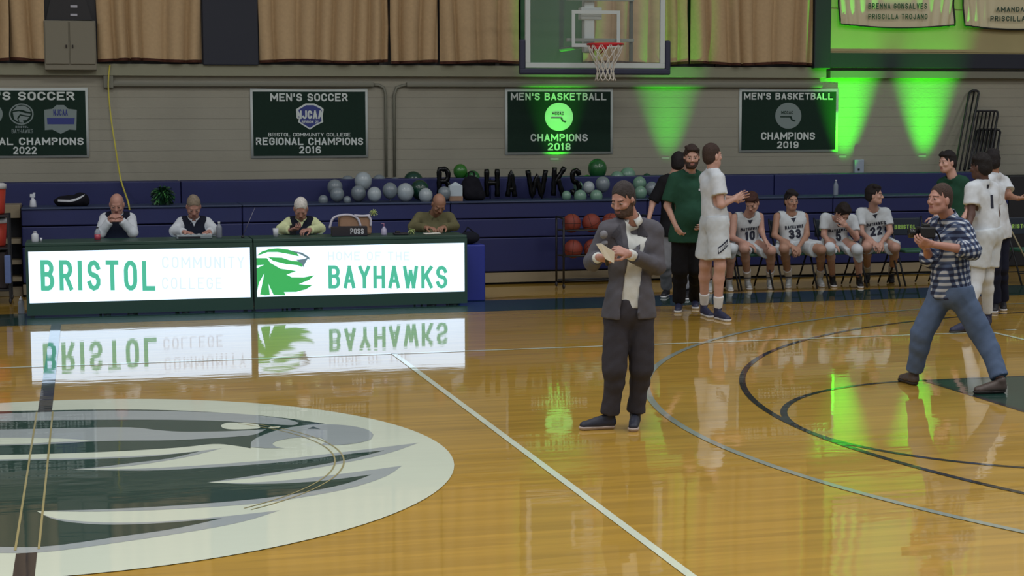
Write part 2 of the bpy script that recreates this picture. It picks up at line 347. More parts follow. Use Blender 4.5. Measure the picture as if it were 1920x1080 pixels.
# conduits
def conduit(name, pts, label, xa, xb, zc_):
    mb = MB(); mb.tube(pts, .02, 8); mb.box((xa, YW-.085, zc_-.025), (xb, YW-.011, zc_+.035), .004); o = mb.build(name, CONDUIT, None, True); tag(o, label, 'pipe'); return o
def cpt(x, y): return atY(x, y, YW-.04)
xl = cpt(210, 160); 
conduit('wall_conduit', [cpt(695, 159), cpt(710, 159.5), cpt(719, 164), cpt(723, 176), cpt(724, 331)], 'thin painted conduit running right from the cord box then down beside the 2016 banner', cpt(205, 159)[0], cpt(700, 159)[0], cpt(600, 159)[2])
conduit('wall_conduit', [cpt(740, 331), cpt(739, 178), cpt(744, 164), cpt(756, 160), cpt(770, 159)], 'thin painted conduit rising beside the 2016 banner and running right above the basketball banners', cpt(762, 159)[0], cpt(1540, 160)[0], cpt(600, 159)[2])
mb = MB(); a = atY(194, 165, YW-.05); c = atY(212, 140, YW-.05); mb.box((a[0], YW-.09, a[2]), (c[0], YW-.014, c[2]), .008)
tag(mb.build('junction_box', CONDUIT), 'small painted junction box on wall where the yellow cord hangs', 'junction box')
mb = MB(); mb.tube(smoothline([atY(206, 122, YW-.12), atY(203, 160, YW-.12), atY(208, 220, YW-.13), atY(217, 280, 12.05), atY(222, 312, 11.5), atY(226, 335, 11.2), atY(231, 352, 11.15), atY(238, 372, 10.7), atY(241, 382, 10.49), atY(243, 394, 10.49)], 8), .011, 6)
tag(mb.build('extension_cord', mat('yellow_cord', (190, 180, 70), rough=.5), None, True), 'yellow extension cord hanging down the wall behind the leftmost seated man', 'cord')
# curtains
def curtain(x0, x1, label, seed, bottom=None, yo=0., narrow=0.):
    rnd = random.Random(seed); a = atY(x0, 60, YW-.15)[0]; c = atY(x1, 60, YW-.15)[0]
    n = max(30, int((c-a)*70)); Z = [zcur+.03, zcur+.5, 3.8, 4.8, 6.5]; V = []; F = []
    folds = []; x = a
    while x < c: folds.append((x, rnd.uniform(.16, .34), rnd.uniform(.05, .12))); x += folds[-1][1]
    def prof(x):
        for fx, fw_, am in folds:
            if fx <= x < fx+fw_:
                t = (x-fx)/fw_; return -am*(math.sin(math.pi*min(t/.8, 1))**.7) if t < .8 else am*.45*math.sin((t-.8)/.2*math.pi)
        return 0
    for j, z in enumerate(Z):
        for i in range(n+1):
            x = a+(c-a)*i/n
            xx = x + (.03*math.sin(z*1.7+x*2.3+seed))*(1 if 0 < i < n else 0) + narrow*(z-Z[0])*( (x-a)/(c-a)-.5 )*-1
            V.append((xx, YW-.12+yo+prof(x)*(1-.12*j), z+(.012*math.sin(x*5+seed) if j == 0 else 0)))
    for j in range(len(Z)-1):
        for i in range(n): k = j*(n+1)+i; F.append((k, k+1, k+n+2, k+n+1))
    m = fabric('tan_curtain', (180, 154, 118)); t = thing('curtain', label, 'curtain', (float((a+c)/2), YW-.12, zcur+.03), 'tan curtains along the high windows')
    obj('cloth', V, F, m, t, True); o = MB()
    for i in range(n): 
        p, q = np.array(V[i]), np.array(V[i+1]); o.add([p+(0,-.004,0), q+(0,-.004,0), q+(0,-.004,.035), p+(0,-.004,.035)], [(0,1,2,3)])
    o.build('hem', fabric('curtain_hem', (74, 44, 34)), t, True)
curtain(-320, 16, 'tan curtain at the far left edge of the high windows', 3)
curtain(18, 84, 'narrow tan curtain just left of the beige cabinet', 5)
curtain(182, 378, 'tan curtain between the beige cabinet and navy column', 9)
curtain(486, 726, 'tan pleated curtain immediately right of the navy column', 11)
curtain(733, 822, 'tan curtain, first panel past the gap above the 2016 banner conduit', 14)
curtain(825, 973, 'tan curtain just left of the basketball backboard', 17)
curtain(1094, 1288, 'tan curtain seen through the glass backboard', 21)
curtain(1296, 1524, 'rightmost tan curtain, above the 2019 banner', 27)
# beige cabinet with dark opening
CAB = mat('beige_cabinet', (118, 114, 98), rough=.6); t = thing('wall_cabinet', 'beige two-door wall cabinet beneath the dark window opening', 'cabinet', atY(130, 131, YW-.2))
a = atY(84, 131, YW-.25); c = atY(179, 39, YW-.25); b0 = atY(130, 120, YW-.25)
mb = MB(); mb.box((a[0], YW-.24, a[2]), (c[0], YW, c[2]), .008); mb.build('body', CAB, t)
xm = atY(130, 80, YW-.25)[0]
for s0, s1 in ((a[0]+.015, xm-.01), (xm+.01, c[0]-.015)):
    mb = MB(); mb.box((s0, YW-.258, b0[2]), (s1, YW-.24, c[2]-.01), .004); d = mb.build('door', CAB, t)
    mb = MB(); hx = s1-.03 if s0 < xm-.1 else s0+.03; zh = atY(130, 87, YW-.25)[2]; mb.box((hx-.008, YW-.275, zh-.02), (hx+.008, YW-.258, zh+.02)); mb.build('handle', mat('dark_metal', (50, 44, 40), rough=.4, metal=.6), d)
mb = MB(); p = [atY(86, 38, YW-.16), atY(173, 38, YW-.16), atY(160, 0, YW-.16), atY(150, -60, YW-.16), atY(100, -60, YW-.16), atY(94, 0, YW-.16)]
v, f = poly3([(q[0], YW-.16, q[2]) for q in p]); n = len(v); v2 = v+[(q[0], q[1]+.12, q[2]) for q in v]
mb.add(v2, list(f)+[(i, (i+1) % n, (i+1) % n+n, i+n) for i in range(n)]); o = mb.build('opening_panel', mat('black_opening', (16, 15, 20), rough=.5)); 
tag(o, 'dark opening panel between tied-back curtains above beige cabinet', 'panel')
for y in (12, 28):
    mb = MB(); a = atY(132, y+2, YW-.17); c = atY(145, y-2, YW-.17); mb.box((a[0], YW-.175, a[2]), (c[0], YW-.16, c[2])); mb.build('pale_mark', mat('pale_strip', (170, 170, 180)), o)  # small pale bar on the dark panel

# ================================================================== BANNERS
BG = fabric('banner_green', (26, 46, 37)); BW = mat('banner_white', (196, 204, 200), rough=.7); BNAVY = mat('banner_blue', (40, 52, 120), rough=.6); BGREY = mat('banner_grey', (120, 134, 132), rough=.7)
def banner(x0, x1, y0, y1, label, lines, emblem):
    YB = YW-.022; a = atY(x0, y1, YB); c = atY(x1, y0, YB)
    t = thing('championship_banner', label, 'banner', ((a[0]+c[0])/2, YB, a[2]))
    nx = 24; V = []; F = []
    for j in range(2):
        for i in range(nx+1):
            u = i/nx; V.append((a[0]+(c[0]-a[0])*u, YB-.003-.004*math.sin(u*9), (a[2], c[2])[j]-(.012*math.sin(u*math.pi) if j else 0)))
    for i in range(nx): F.append((i, i+1, nx+2+i, nx+1+i))
    o = obj('border', V, F, BW, t, True); sd = o.modifiers.new('s', 'SOLIDIFY'); sd.thickness = .0015; sd.offset = 1
    px = 4.5; a2 = atY(x0+px, y1-px, YB); c2 = atY(x1-px, y0+px, YB); mb = MB(); mb.box((a2[0], YB-.0115, a2[2]), (c2[0], YB-.0095, c2[2]-.01)); mb.build('field', BG, t)
    for tx, xa, xb, ya, yb, th in lines:
        mb = MB(); text_px(mb, tx, xa, xb, ya, yb, YB-.013, t=th*.80, aspect=.74, gap=.14); mb.build('lettering', BW, t)
    emblem(t, YB-.0135); return t
def pxpoly(mb, pts, Y, sm=0):
    p = smoothline([np.array([x, y, 0]) for x, y in pts], sm, True) if sm else pts
    q = [atY(float(r[0]), float(r[1]), Y) for r in p]; v, f = poly3(q); mb.add(v, f)
def disc(mb, cx, cy, r, Y, n=32): pxpoly(mb, [(cx+r*math.cos(2*math.pi*i/n), cy-r*math.sin(2*math.pi*i/n)) for i in range(n)], Y)
def em_disc(cx, cy, r, m, shade):
    def f(t, Y):
        mb = MB(); disc(mb, cx, cy, r, Y); e = mb.build('emblem', m, t)
        mb = MB(); text_px(mb, 'MCCAC', cx-13, cx+9, cy-9, cy-3, Y-.002, t=.2, aspect=.7)
        pxpoly(mb, [(cx-15, cy+1), (cx+6, cy+1), (cx+8, cy+7), (cx+14, cy+9), (cx+12, cy+11), (cx+6, cy+9), (cx+3, cy+3), (cx-15, cy+3)], Y-.002); mb.build('emblem_print', shade, e)
    return f
def shield(cx, cy, s):
    return [(cx-26*s, cy-14*s), (cx-20*s, cy-18*s), (cx-8*s, cy-25*s), (cx+8*s, cy-25*s), (cx+22*s, cy-18*s), (cx+26*s, cy-14*s), (cx+24*s, cy-2*s), (cx+25*s, cy+10*s), (cx+12*s, cy+16*s), (cx, cy+24*s), (cx-13*s, cy+16*s), (cx-22*s, cy+10*s), (cx-20*s, cy), (cx-25*s, cy+2*s)]
def em_shield(t, Y):
    mb = MB(); pxpoly(mb, shield(581, 219, 1.), Y); e = mb.build('emblem', BW, t); mb = MB(); pxpoly(mb, shield(581, 219, .87), Y-.002); mb.build('emblem_field', BNAVY, e)
    mb = MB(); text_px(mb, 'NJCAA', 557, 605, 207, 223, Y-.004, t=.22, aspect=.6, gap=.08); text_px(mb, 'REGION 21', 566, 597, 226, 231, Y-.004, t=.18, aspect=.6); mb.build('emblem_print', BW, e)
def hawk_head(mb, cx, cy, s, Y):
    H = lambda pts: [(cx+x*s, cy+y*s) for x, y in pts]
    pxpoly(mb, H([(-1,-.35),(-.5,-.85),(.2,-.9),(.75,-.6),(.95,-.2),(.6,-.25),(0,-.45),(-.6,-.4)]), Y)
    pxpoly(mb, H([(-.95,-.2),(-.3,-.3),(.35,-.1),(.95,-.05),(.85,.2),(.3,.1),(-.2,.0),(-.5,.4),(-.35,.85),(-.8,.5)]), Y)
    pxpoly(mb, H([(-.15,.15),(.3,.25),(.8,.3),(.5,.6),(.1,.65),(.2,.9),(-.25,.85),(-.35,.5)]), Y)
def em_hawk(t, Y):
    mb = MB(); n = 28
    for i in range(n):
        a, b = 2*math.pi*i/n, 2*math.pi*(i+1)/n
        pxpoly(mb, [(40+23*math.cos(a), 214-20*math.sin(a)), (40+23*math.cos(b), 214-20*math.sin(b)), (40+20.5*math.cos(b), 214-17.5*math.sin(b)), (40+20.5*math.cos(a), 214-17.5*math.sin(a))], Y)
    hawk_head(mb, 41, 214, 18, Y); text_px(mb, 'BRISTOL', 29, 53, 236, 240, Y, t=.2, aspect=.6); text_px(mb, 'BAYHAWKS', 22, 62, 242, 250, Y, t=.14, aspect=.6); mb.build('emblem', BGREY, t)
    mb = MB(); pxpoly(mb, [(83, 206), (98, 204), (106, 197), (120, 197), (128, 204), (144, 206), (143, 244), (130, 243), (114, 251), (98, 243), (84, 244)], Y); e = mb.build('emblem', BGREY, t)
    mb = MB(); text_px(mb, 'NJCAA', 100, 127, 205, 217, Y-.002, t=.2, aspect=.6); pxpoly(mb, [(88, 221), (140, 221), (139, 233), (89, 233)], Y-.002); mb.build('emblem_print', BNAVY, e)
    mb = MB(); disc(mb, -14, 214, 19, Y); mb.build('emblem', BGREY, t)
banner(-86, 164, 164, 297, "dark green MEN'S SOCCER banner reading 2022, cut by the left edge", [("MEN'S SOCCER", -64, 140, 172, 188, .24), ('NATIONAL CHAMPIONS', -80, 157, 258, 272, .24), ('2022', 25, 69, 275, 289, .24)], em_hawk)
banner(471, 689, 166, 297, "dark green MEN'S SOCCER regional champions banner reading 2016 with blue shield", [("MEN'S SOCCER", 507, 652, 175, 190, .24), ('BRISTOL COMMUNITY COLLEGE', 503, 657, 249, 256, .2), ('REGIONAL CHAMPIONS', 480, 681, 258, 272, .24), ('2016', 561, 602, 274, 288, .24)], em_shield)
banner(947, 1149, 166, 290, "dark green MEN'S BASKETBALL banner reading 2018, lit green in its middle", [("MEN'S BASKETBALL", 958, 1137, 174, 188, .24), ('CHAMPIONS', 995, 1102, 251, 265, .24), ('2018', 1027, 1070, 268, 282, .24)], em_disc(1048, 219, 26.5, BW, DKGREEN))
banner(1385, 1572, 166, 286, "dark green MEN'S BASKETBALL banner reading 2019 with a grey disc", [("MEN'S BASKETBALL", 1395, 1562, 174, 187, .24), ('CHAMPIONS', 1427, 1528, 248, 262, .24), ('2019', 1457, 1497, 265, 278, .24)], em_disc(1478, 217, 24.5, BGREY, BG))
def satin(x0, x1, ybot, label, lines):
    YB = YW-.24; a = atY(x0, ybot, YB); c = atY(x1, ybot, YB); cx = (a[0]+c[0])/2
    t = thing('satin_banner', label, 'banner', (cx, YB, a[2])); nx = 60; nz = 26; V = []; F = []; H = 1.6
    for j in range(nz+1):
        for i in range(nx+1):
            u = i/nx; z = a[2]+H*j/nz - .05*math.sin(u*math.pi)*(1-j/nz)
            e = abs(u-.5)*2; d = .035*math.sin(18*e+5*(1-j/nz)*e*e*3)*max(0, e-.25)*1.2
            V.append((a[0]+(c[0]-a[0])*u, YB-d, z))
    for j in range(nz):
        for i in range(nx): k = j*(nx+1)+i; F.append((k, k+1, k+nx+2, k+nx+1))
    o = obj('satin', V, F, mat('cream_satin', (205, 196, 160), rough=.32, spec=.7), t, True)
    edge = [np.array(V[i])+(0, -.01, 0) for i in range(nx+1)]; side0 = [np.array(V[j*(nx+1)])+(0, -.01, 0) for j in range(nz+1)]; side1 = [np.array(V[j*(nx+1)+nx])+(0, -.01, 0) for j in range(nz+1)]
    mb = MB(); mb.tube(edge, .014, 6); mb.tube(side0, .012, 6); mb.tube(side1, .012, 6); mb.build('trim_edge', mat('black_braid', (14, 20, 16), rough=.7), t, True)
    for tx, xa, xb, ya, yb in lines: mb = MB(); text_px(mb, tx, xa, xb, ya, yb, YB-.05, t=.17, aspect=.62, gap=.22); mb.build('lettering', DKGREEN, t)
satin(1573, 1788, 45, 'cream satin banner with two names, lit bright green, left of the pair', [('BRENNA GONSALVES', 1628, 1738, 6, 17), ('PRISCILLA TROJANO', 1628, 1739, 26, 36)])
satin(1806, 1990, 48, 'cream satin banner at the top right corner, cut by the edge', [('AMANDA GOMES', 1868, 1970, 13, 22), ('PRISCILLA TROJANO', 1857, 1985, 30, 40)])

# ================================================================== UPLIGHTS
GREEN = lin((60, 255, 20))
for i, (px, lab) in enumerate([(1048, 'green uplight under the 2018 banner'), (1257, 'green uplight behind the bearded coach'), (1590, 'green uplight right of the 2019 banner'), (1740, 'green uplight left of the leaning guard rails')]):
    p = atY(px, 300, YW-.14)
    t = thing('uplight', lab, 'lamp', (p[0], YW-.44, .14), 'green uplights along the back wall')
    mb = MB(); mb.box((p[0]-.09, YW-.52, .14), (p[0]+.09, YW-.36, .26), .012); mb.build('housing', mat('grey_plastic_housing', (92, 94, 90), rough=.6), t)
    mb = MB(); mb.lathe((p[0], YW-.44, .26), [(.05, 0), (.05, .012), (.03, .016)], 16); mb.build('lens', mat('green_lens', (70, 255, 40), emit=1.5), t, True)
    mb = MB(); mb.box((p[0]-.09, YW-.017, 1.545), (p[0]+.03, YW-.0125, 1.575)); mb.build('wall_plate', mat('pale_plate', (170, 170, 160), rough=.5), t)  # thin pale plate flush on the wall, high above the housing
    l = bpy.data.lights.new('uplight_beam', 'SPOT'); l.energy = [950, 950, 3300, 2700][i]; l.color = GREEN; l.spot_size = math.radians(31); l.spot_blend = 1.; l.shadow_soft_size = .03
    o = bpy.data.objects.new('uplight_beam', l); COL.objects.link(o); o.location = (p[0], YW-.44, .30); o.rotation_euler = (math.radians(176), 0, 0)

# ================================================================== BLEACHERS
BLUE = mat('blue_vinyl', (18, 27, 80), rough=.55, noise=.06, nscale=3); BTOP = mat('blue_ledge', (40, 54, 84), rough=.5); TANB = mat('tan_board', (134, 122, 98), rough=.6); BLK = mat('black_steel', (18, 18, 22), rough=.5)
YB0 = 10.55; YB1 = 11.25
za = 1.05; zb = 1.345
X0 = atY(40, 430, YB0)[0]; X1 = float(atY(1890, 430, YB0)[0]); XM = X0
def zat(y, x=700, Y=YB0): return float(atY(x, y, Y)[2])
t = thing('bleachers', 'closed bank of royal blue bleachers along the back wall', 'bleachers', (6, YB0, 0))
segs = [(0.17, .60), (.612, .845), (.857, za)]
nsec = 5; secs = [X0+(X1-X0)*i/nsec for i in range(nsec+1)]
for i in range(nsec):
    for z0, z1 in segs:
        mb = MB(); mb.box((secs[i]+.004, YB0, z0), (secs[i+1]-.004, YB0+.10, z1), .012); mb.build('riser_panel', BLUE, t)
    mb = MB(); mb.box((secs[i]+.004, YB0-.02, za+.001), (secs[i+1]-.004, YB1, za+.022), .006); mb.build('seat_board', BTOP, t)
mb = MB(); mb.box((X0+.02, YB0+.11, .0), (X1, YB1, za-.005)); mb.build('core', BLK, t)
mb = MB(); mb.box((X0, YB0+.01, .03), (X1, YB0+.09, .155)); mb.build('kick_board', TANB, t)
XL = -3.5
for a, c in [(XL, 1.5), (1.5, 5.5), (5.5, 9.5), (9.5, X1)]:
    mb = MB(); mb.box((a+.004, YB1+.002, 1.06), (c-.004, YW-.58, zb), .01); mb.build('back_row_panel', BLUE, t)
mb = MB(); mb.box((XL, YB1+.05, 0), (X1, YW-.59, 1.058)); mb.build('back_core', BLK, t)
# open end of the stack at the left: board ends over dark gaps
for y0, y1, dx in [(385, 409, 0), (448, 457, 4), (488, 496, 2), (519, 527, 8), (538, 556, 0)]:
    z1 = float(atY(25, y0, 10.7)[2]); z0 = float(atY(25, y1, 10.7)[2]); mb = MB(); mb.box((XL, 10.7-dx*.01, max(.0, z0)), (X0-.01, YB1, z1), .006); mb.build('deck_board', TANB, t)
mb = MB(); mb.box((XL, 11.0, 0), (X0-.012, YB1+.04, 1.0)); mb.build('end_core', BLK, t)
mb = MB(); mb.box((XL, 10.75, 1.03), (X0-.01, YB1, 1.06), .004); mb.build('deck_board', TANB, t)

# wall outlet box
mb = MB(); a = atY(1601, 326, YW-.05); c = atY(1619, 299, YW-.05); t = thing('wall_box', 'small pale box on the wall right of the 2019 banner', 'box', ((a[0]+c[0])/2, YW-.05, a[2]))
mb.box((a[0], YW-.08, a[2]), (c[0], YW-.014, c[2]), .01); mb.build('case', mat('pale_blue_plastic', (150, 160, 175), rough=.5), t)
mb = MB(); b = atY(1610, 318, YW-.08); mb.box((b[0]-.015, YW-.085, b[2]-.015), (b[0]+.015, YW-.079, b[2]+.015)); mb.build('socket', BLK, t)

# guard rails leaning on the wall
def rail(tl, tr, bl, br, n, label, Yo):
    t = thing('guard_rail', label, 'railing', atY((bl[0]+br[0])/2, bl[1], YW-.1-Yo), 'guard rails leaning on the wall')
    Yt, Yb = YW-.06-Yo, YW-.60-Yo*.5; P = lambda q, Y: atY(q[0], q[1], Y)
    r = 5; A, B_, C_, D = P(bl, Yb), P(tl, Yt), P(tr, Yt), P(br, Yb)
    d1 = (B_-A)/np.linalg.norm(B_-A); d2 = (C_-B_)/np.linalg.norm(C_-B_); d3 = (D-C_)/np.linalg.norm(D-C_); k = .05
    mb = MB(); mb.tube([A, B_-d1*k, B_-d1*k*.3+d2*k*.3, B_+d2*k, C_-d2*k, C_-d2*k*.3+d3*k*.3, C_+d3*k, D], .017, 8); mb.build('frame', BLK, t, True)
    for i in range(1, n+1):
        u = i/(n+1); mb = MB(); mb.tube([A+(D-A)*u, B_+(C_-B_)*u], .012, 6); mb.build('baluster', BLK, t, True)
rail((1818, 170), (1836, 170), (1790, 320), (1808, 320), 1, 'tallest narrow black guard rail leaning on the wall at the right', 0)
rail((1828, 208), (1872, 208), (1808, 318), (1852, 318), 5, 'wide black guard rail behind the front one, leaning at the right', .07)
rail((1832, 243), (1876, 243), (1818, 316), (1864, 316), 5, 'lowest front black guard rail, leaning above the dark haired player', .14)

# ================================================================== HOOP
t = thing('basketball_hoop', 'glass basketball backboard with blue padding, red rim and white net', 'basketball hoop', (6.75, 10.6, 2.7))
YH = 10.6; A = atY(985, 127, YH); B_ = atY(1247, 0, YH); x0, x1, z0 = A[0], B_[0], A[2]; z1 = z0+1.12; fwid = .065
m = bpy.data.materials.new('backboard_glass'); m.use_nodes = True; b = m.node_tree.nodes['Principled BSDF']; b.inputs['Base Color'].default_value = (.75, .85, .8, 1); b.inputs['Roughness'].default_value = .03; b.inputs['Alpha'].default_value = .05; b.inputs['Specular IOR Level'].default_value = .2; MATS['glass'] = m
mb = MB(); mb.box((x0+.02, YH, z0+.02), (x1-.02, YH+.012, z1-.02)); mb.build('backboard_glass', m, t)
WH = mat('white_enamel', (180, 188, 186), rough=.45)
mb = MB()
for lo, hi in [((x0, z0), (x1, z0+fwid)), ((x0, z1-fwid), (x1, z1)), ((x0, z0+fwid), (x0+fwid, z1-fwid)), ((x1-fwid, z0+fwid), (x1, z1-fwid))]: mb.box((lo[0], YH-.012, lo[1]), (hi[0], YH+.03, hi[1]), .004)
mb.build('backboard_frame', WH, t)
mb = MB(); q0 = atY(1072, 88, YH-.005); q1 = atY(1163, 20, YH-.005); ww = .045
for lo, hi in [((q0[0], q0[2]), (q1[0], q0[2]+ww)), ((q0[0], q1[2]-ww), (q1[0], q1[2])), ((q0[0], q0[2]+ww), (q0[0]+ww, q1[2]-ww)), ((q1[0]-ww, q0[2]+ww), (q1[0], q1[2]-ww))]: mb.box((lo[0], YH-.004, lo[1]), (hi[0], YH-.001, hi[1]))
mb.build('target_square', WH, t)
mb = MB(); PADM = mat('navy_padding', (34, 38, 62), rough=.6); zp = float(atY(1100, 75, YH)[2])
mb.box((x0-.075, YH-.03, z0-.085), (x1+.075, YH+.06, z0-.004), .02); mb.box((x0-.075, YH-.03, z0-.03), (x0-.004, YH+.06, zp), .02); mb.box((x1+.004, YH-.03, z0-.03), (x1+.075, YH+.06, zp), .02); mb.build('edge_padding', PADM, t, False)
rc = np.array([(atY(1100, 83, YH-.38)[0]+atY(1170, 83, YH-.38)[0])/2, YH-.38, 3.05]); RR = .228
RED = mat('red_rim', (190, 24, 36), rough=.4)
mb = MB(); mb.tube([rc+(RR*math.cos(a), RR*math.sin(a), 0) for a in np.linspace(0, 2*math.pi, 32, endpoint=False)], .012, 8, closed=True)
mb.box((rc[0]-.09, YH-.16, 3.0), (rc[0]+.09, YH-.005, 3.055), .006); mb.tube([rc+(-.08, .2, -.01), (rc[0]-.05, YH-.02, 2.95)], .008, 6); mb.tube([rc+(.08, .2, -.01), (rc[0]+.05, YH-.02, 2.95)], .008, 6); mb.build('rim', RED, t, True)
mb = MB(); N = 12; lv = [(RR, 0), (.195, -.10), (.155, -.19), (.115, -.27), (.105, -.34), (.12, -.42), (.135, -.46)]
for i in range(N):
    for s_ in (1, -1):
        pts = []
        for j, (r_, z_) in enumerate(lv):
            a = 2*math.pi*(i+s_*j*.5)/N; pts.append(rc+(r_*math.cos(a), r_*math.sin(a), z_))
        mb.tube(pts, .0055, 5)
mb.build('net', mat('white_cord', (205, 200, 190), rough=.8), t, True)
mb = MB(); p = atY(1107, 40, YH+.2); mb.box((p[0]-.11, YH+.10, z0+.20), (p[0]+.03, YH+.24, z0+1.6), .02); mb.box((p[0]-.16, YH+.08, z0+.62), (p[0]+.12, YH+.22, z0+.78), .01); mb.build('support_box', WH, t)
mb = MB(); GRY = mat('grey_bracket', (120, 128, 120), rough=.5, metal=.3); zb_ = float(atY(1120, 75, YH+.05)[2]); xb0, xb1 = atY(1064, 75, YH)[0], atY(1190, 75, YH)[0]
mb.box((xb0, YH+.03, zb_-.02), (xb1, YH+.08, zb_+.02)); mb.box((xb0, YH+.03, zb_+.50), (xb1, YH+.08, zb_+.54))
mb.tube([(p[0], YH+.2, z0+.3), (p[0], YW-.05, z0+.3)], .03, 8); mb.tube([(p[0], YH+.2, z0+1.4), (p[0], YW-.05, z0+1.4)], .03, 8); mb.build('mounting_arm', GRY, t)
mb = MB(); p = atY(1181, 60, YH+.15); mb.box((p[0]-.02, YH+.08, z0+.09), (p[0]+.02, YH+.12, z0+1.5)); mb.build('upright', mat('dark_bracket', (58, 62, 54), rough=.5), t)

# ================================================================== LED TABLES
TG = mat('dark_green_laminate', (34, 66, 58), rough=.45); YT = 8.35
def led_table(x0, x1, label, fn):
    cx = (x0+x1)/2; t = thing('scorers_table', label, 'table', (cx, YT+.3, 0))
    zt, z1, z0 = .80, .712, .155
    mb = MB(); mb.box((x0, YT, zt-.035), (x1, YT+.62, zt), .006); mb.build('tabletop', TG, t)
    mb = MB()
    mb.box((x0, YT-.01, z1), (x1, YT+.06, zt-.036)); mb.box((x0, YT-.01, .02), (x1, YT+.06, z0)); mb.box((x0, YT-.01, z0), (x0+.03, YT+.06, z1)); mb.box((x1-.03, YT-.01, z0), (x1, YT+.06, z1)); mb.build('frame', TG, t)
    for q in (x0+.02, x1-.06): mb = MB(); mb.box((q, YT+.5, 0), (q+.04, YT+.56, zt-.036)); mb.build('leg', BLK, t)
    for q in (x0, x1-.03): mb = MB(); mb.box((q, YT+.062, .1), (q+.03, YT+.5, zt-.036)); mb.build('end_panel', TG, t)
    mb = MB(); mb.box((x0+.03, YT+.004, z0), (x1-.03, YT+.05, z1)); scr = mb.build('display', mat('led_white', (206, 228, 250), emit=1.6, rough=.4), t)
    fn(scr)
LGRN = mat('led_green', (72, 184, 150), emit=.95, rough=.4); LPALE = mat('led_pale', (206, 222, 242), emit=1.15, rough=.4); LGRN2 = mat('led_leaf_green', (56, 180, 92), emit=.85, rough=.4)
YS = YT+.002
def left_led(p):
    mb = MB(); text_px(mb, 'BRISTOL', 77, 292, 488, 545, YS, t=.155, aspect=.50, gap=.19); mb.build('lettering', LGRN, p)
    mb = MB(); text_px(mb, 'COMMUNITY', 304, 458, 481, 503, YS, t=.11, aspect=.5, gap=.2); mb.build('lettering', LPALE, p); mb = MB(); text_px(mb, 'COLLEGE', 304, 416, 520, 542, YS, t=.11, aspect=.5, gap=.2); mb.build('lettering', LPALE, p)
def right_led(p):
    mb = MB(); text_px(mb, 'BAYHAWKS', 616, 839, 498, 541, YS, t=.155, aspect=.52, gap=.14); mb.build('lettering', LGRN, p)
    mb = MB(); text_px(mb, 'HOME OF THE', 615, 768, 472, 488, YS, t=.12, aspect=.55, gap=.2); mb.build('lettering', LPALE, p)
    Z = lambda pts: [(440+x/3.725, 310+y/3.725) for x, y in pts]
    mb = MB()
    pxpoly(mb, Z([(152,632),(190,602),(240,586),(300,580),(370,588),(430,605),(450,636),(380,620),(300,606),(230,606),(185,622)]), YS)
    pxpoly(mb, Z([(152,648),(225,648),(250,682),(320,722),(430,738),(362,764),(400,782),(480,783),(556,768),(520,800),(448,830),(540,838),(500,865),(430,884),(345,885),(356,908),(272,906),(236,828),(246,906),(212,908),(178,902),(190,840),(207,755),(170,820),(152,900),(152,720),(205,695),(152,700)]), YS)
    pxpoly(mb, Z([(232,640),(330,645),(400,668),(470,672),(480,690),(470,710),(440,698),(360,690),(270,668)]), YS); mb.build('hawk_emblem', LGRN2, p)
    mb = MB(); pxpoly(mb, Z([(370,590),(470,610),(520,640),(526,662),(512,650),(460,622)]), YS-.001); pxpoly(mb, Z([(430,660),(480,655),(520,640),(500,668),(478,712),(472,690)]), YS-.001); mb.build('hawk_beak', mat('led_grey', (110, 140, 150), emit=.7), p)
xA, xM, xZ = atY(50, 560, YT)[0], atY(476, 560, YT)[0], atY(876, 560, YT)[0]
led_table(xA, xM-.006, 'left lit table front reading BRISTOL COMMUNITY COLLEGE', left_led)
led_table(xM+.006, xZ, 'right lit table front with green hawk reading HOME OF THE BAYHAWKS', right_led)
a = atY(880, 560, 8.75); c = atY(908, 460, 8.75)
mb = MB(); mb.box((a[0]-.12, 8.7, 0), (c[0], 8.95, .66), .015); tag(mb.build('blue_pad', mat('bright_blue_vinyl', (34, 48, 140), rough=.5)), 'upright bright blue padded block at the right end of the tables', 'pad')
mb = MB(); mb.sphere((a[0]+.02, 8.82, .735), .1, 14, 10, (1.25, .9, .75)); mb.tube([(a[0]-.05, 8.82, .78), (a[0]+.0, 8.82, .86), (a[0]+.08, 8.82, .79)], .01, 6)
tag(mb.build('small_bag', fabric('dark_bag', (22, 24, 34)), None, True), 'small dark bag on top of the bright blue block', 'bag')

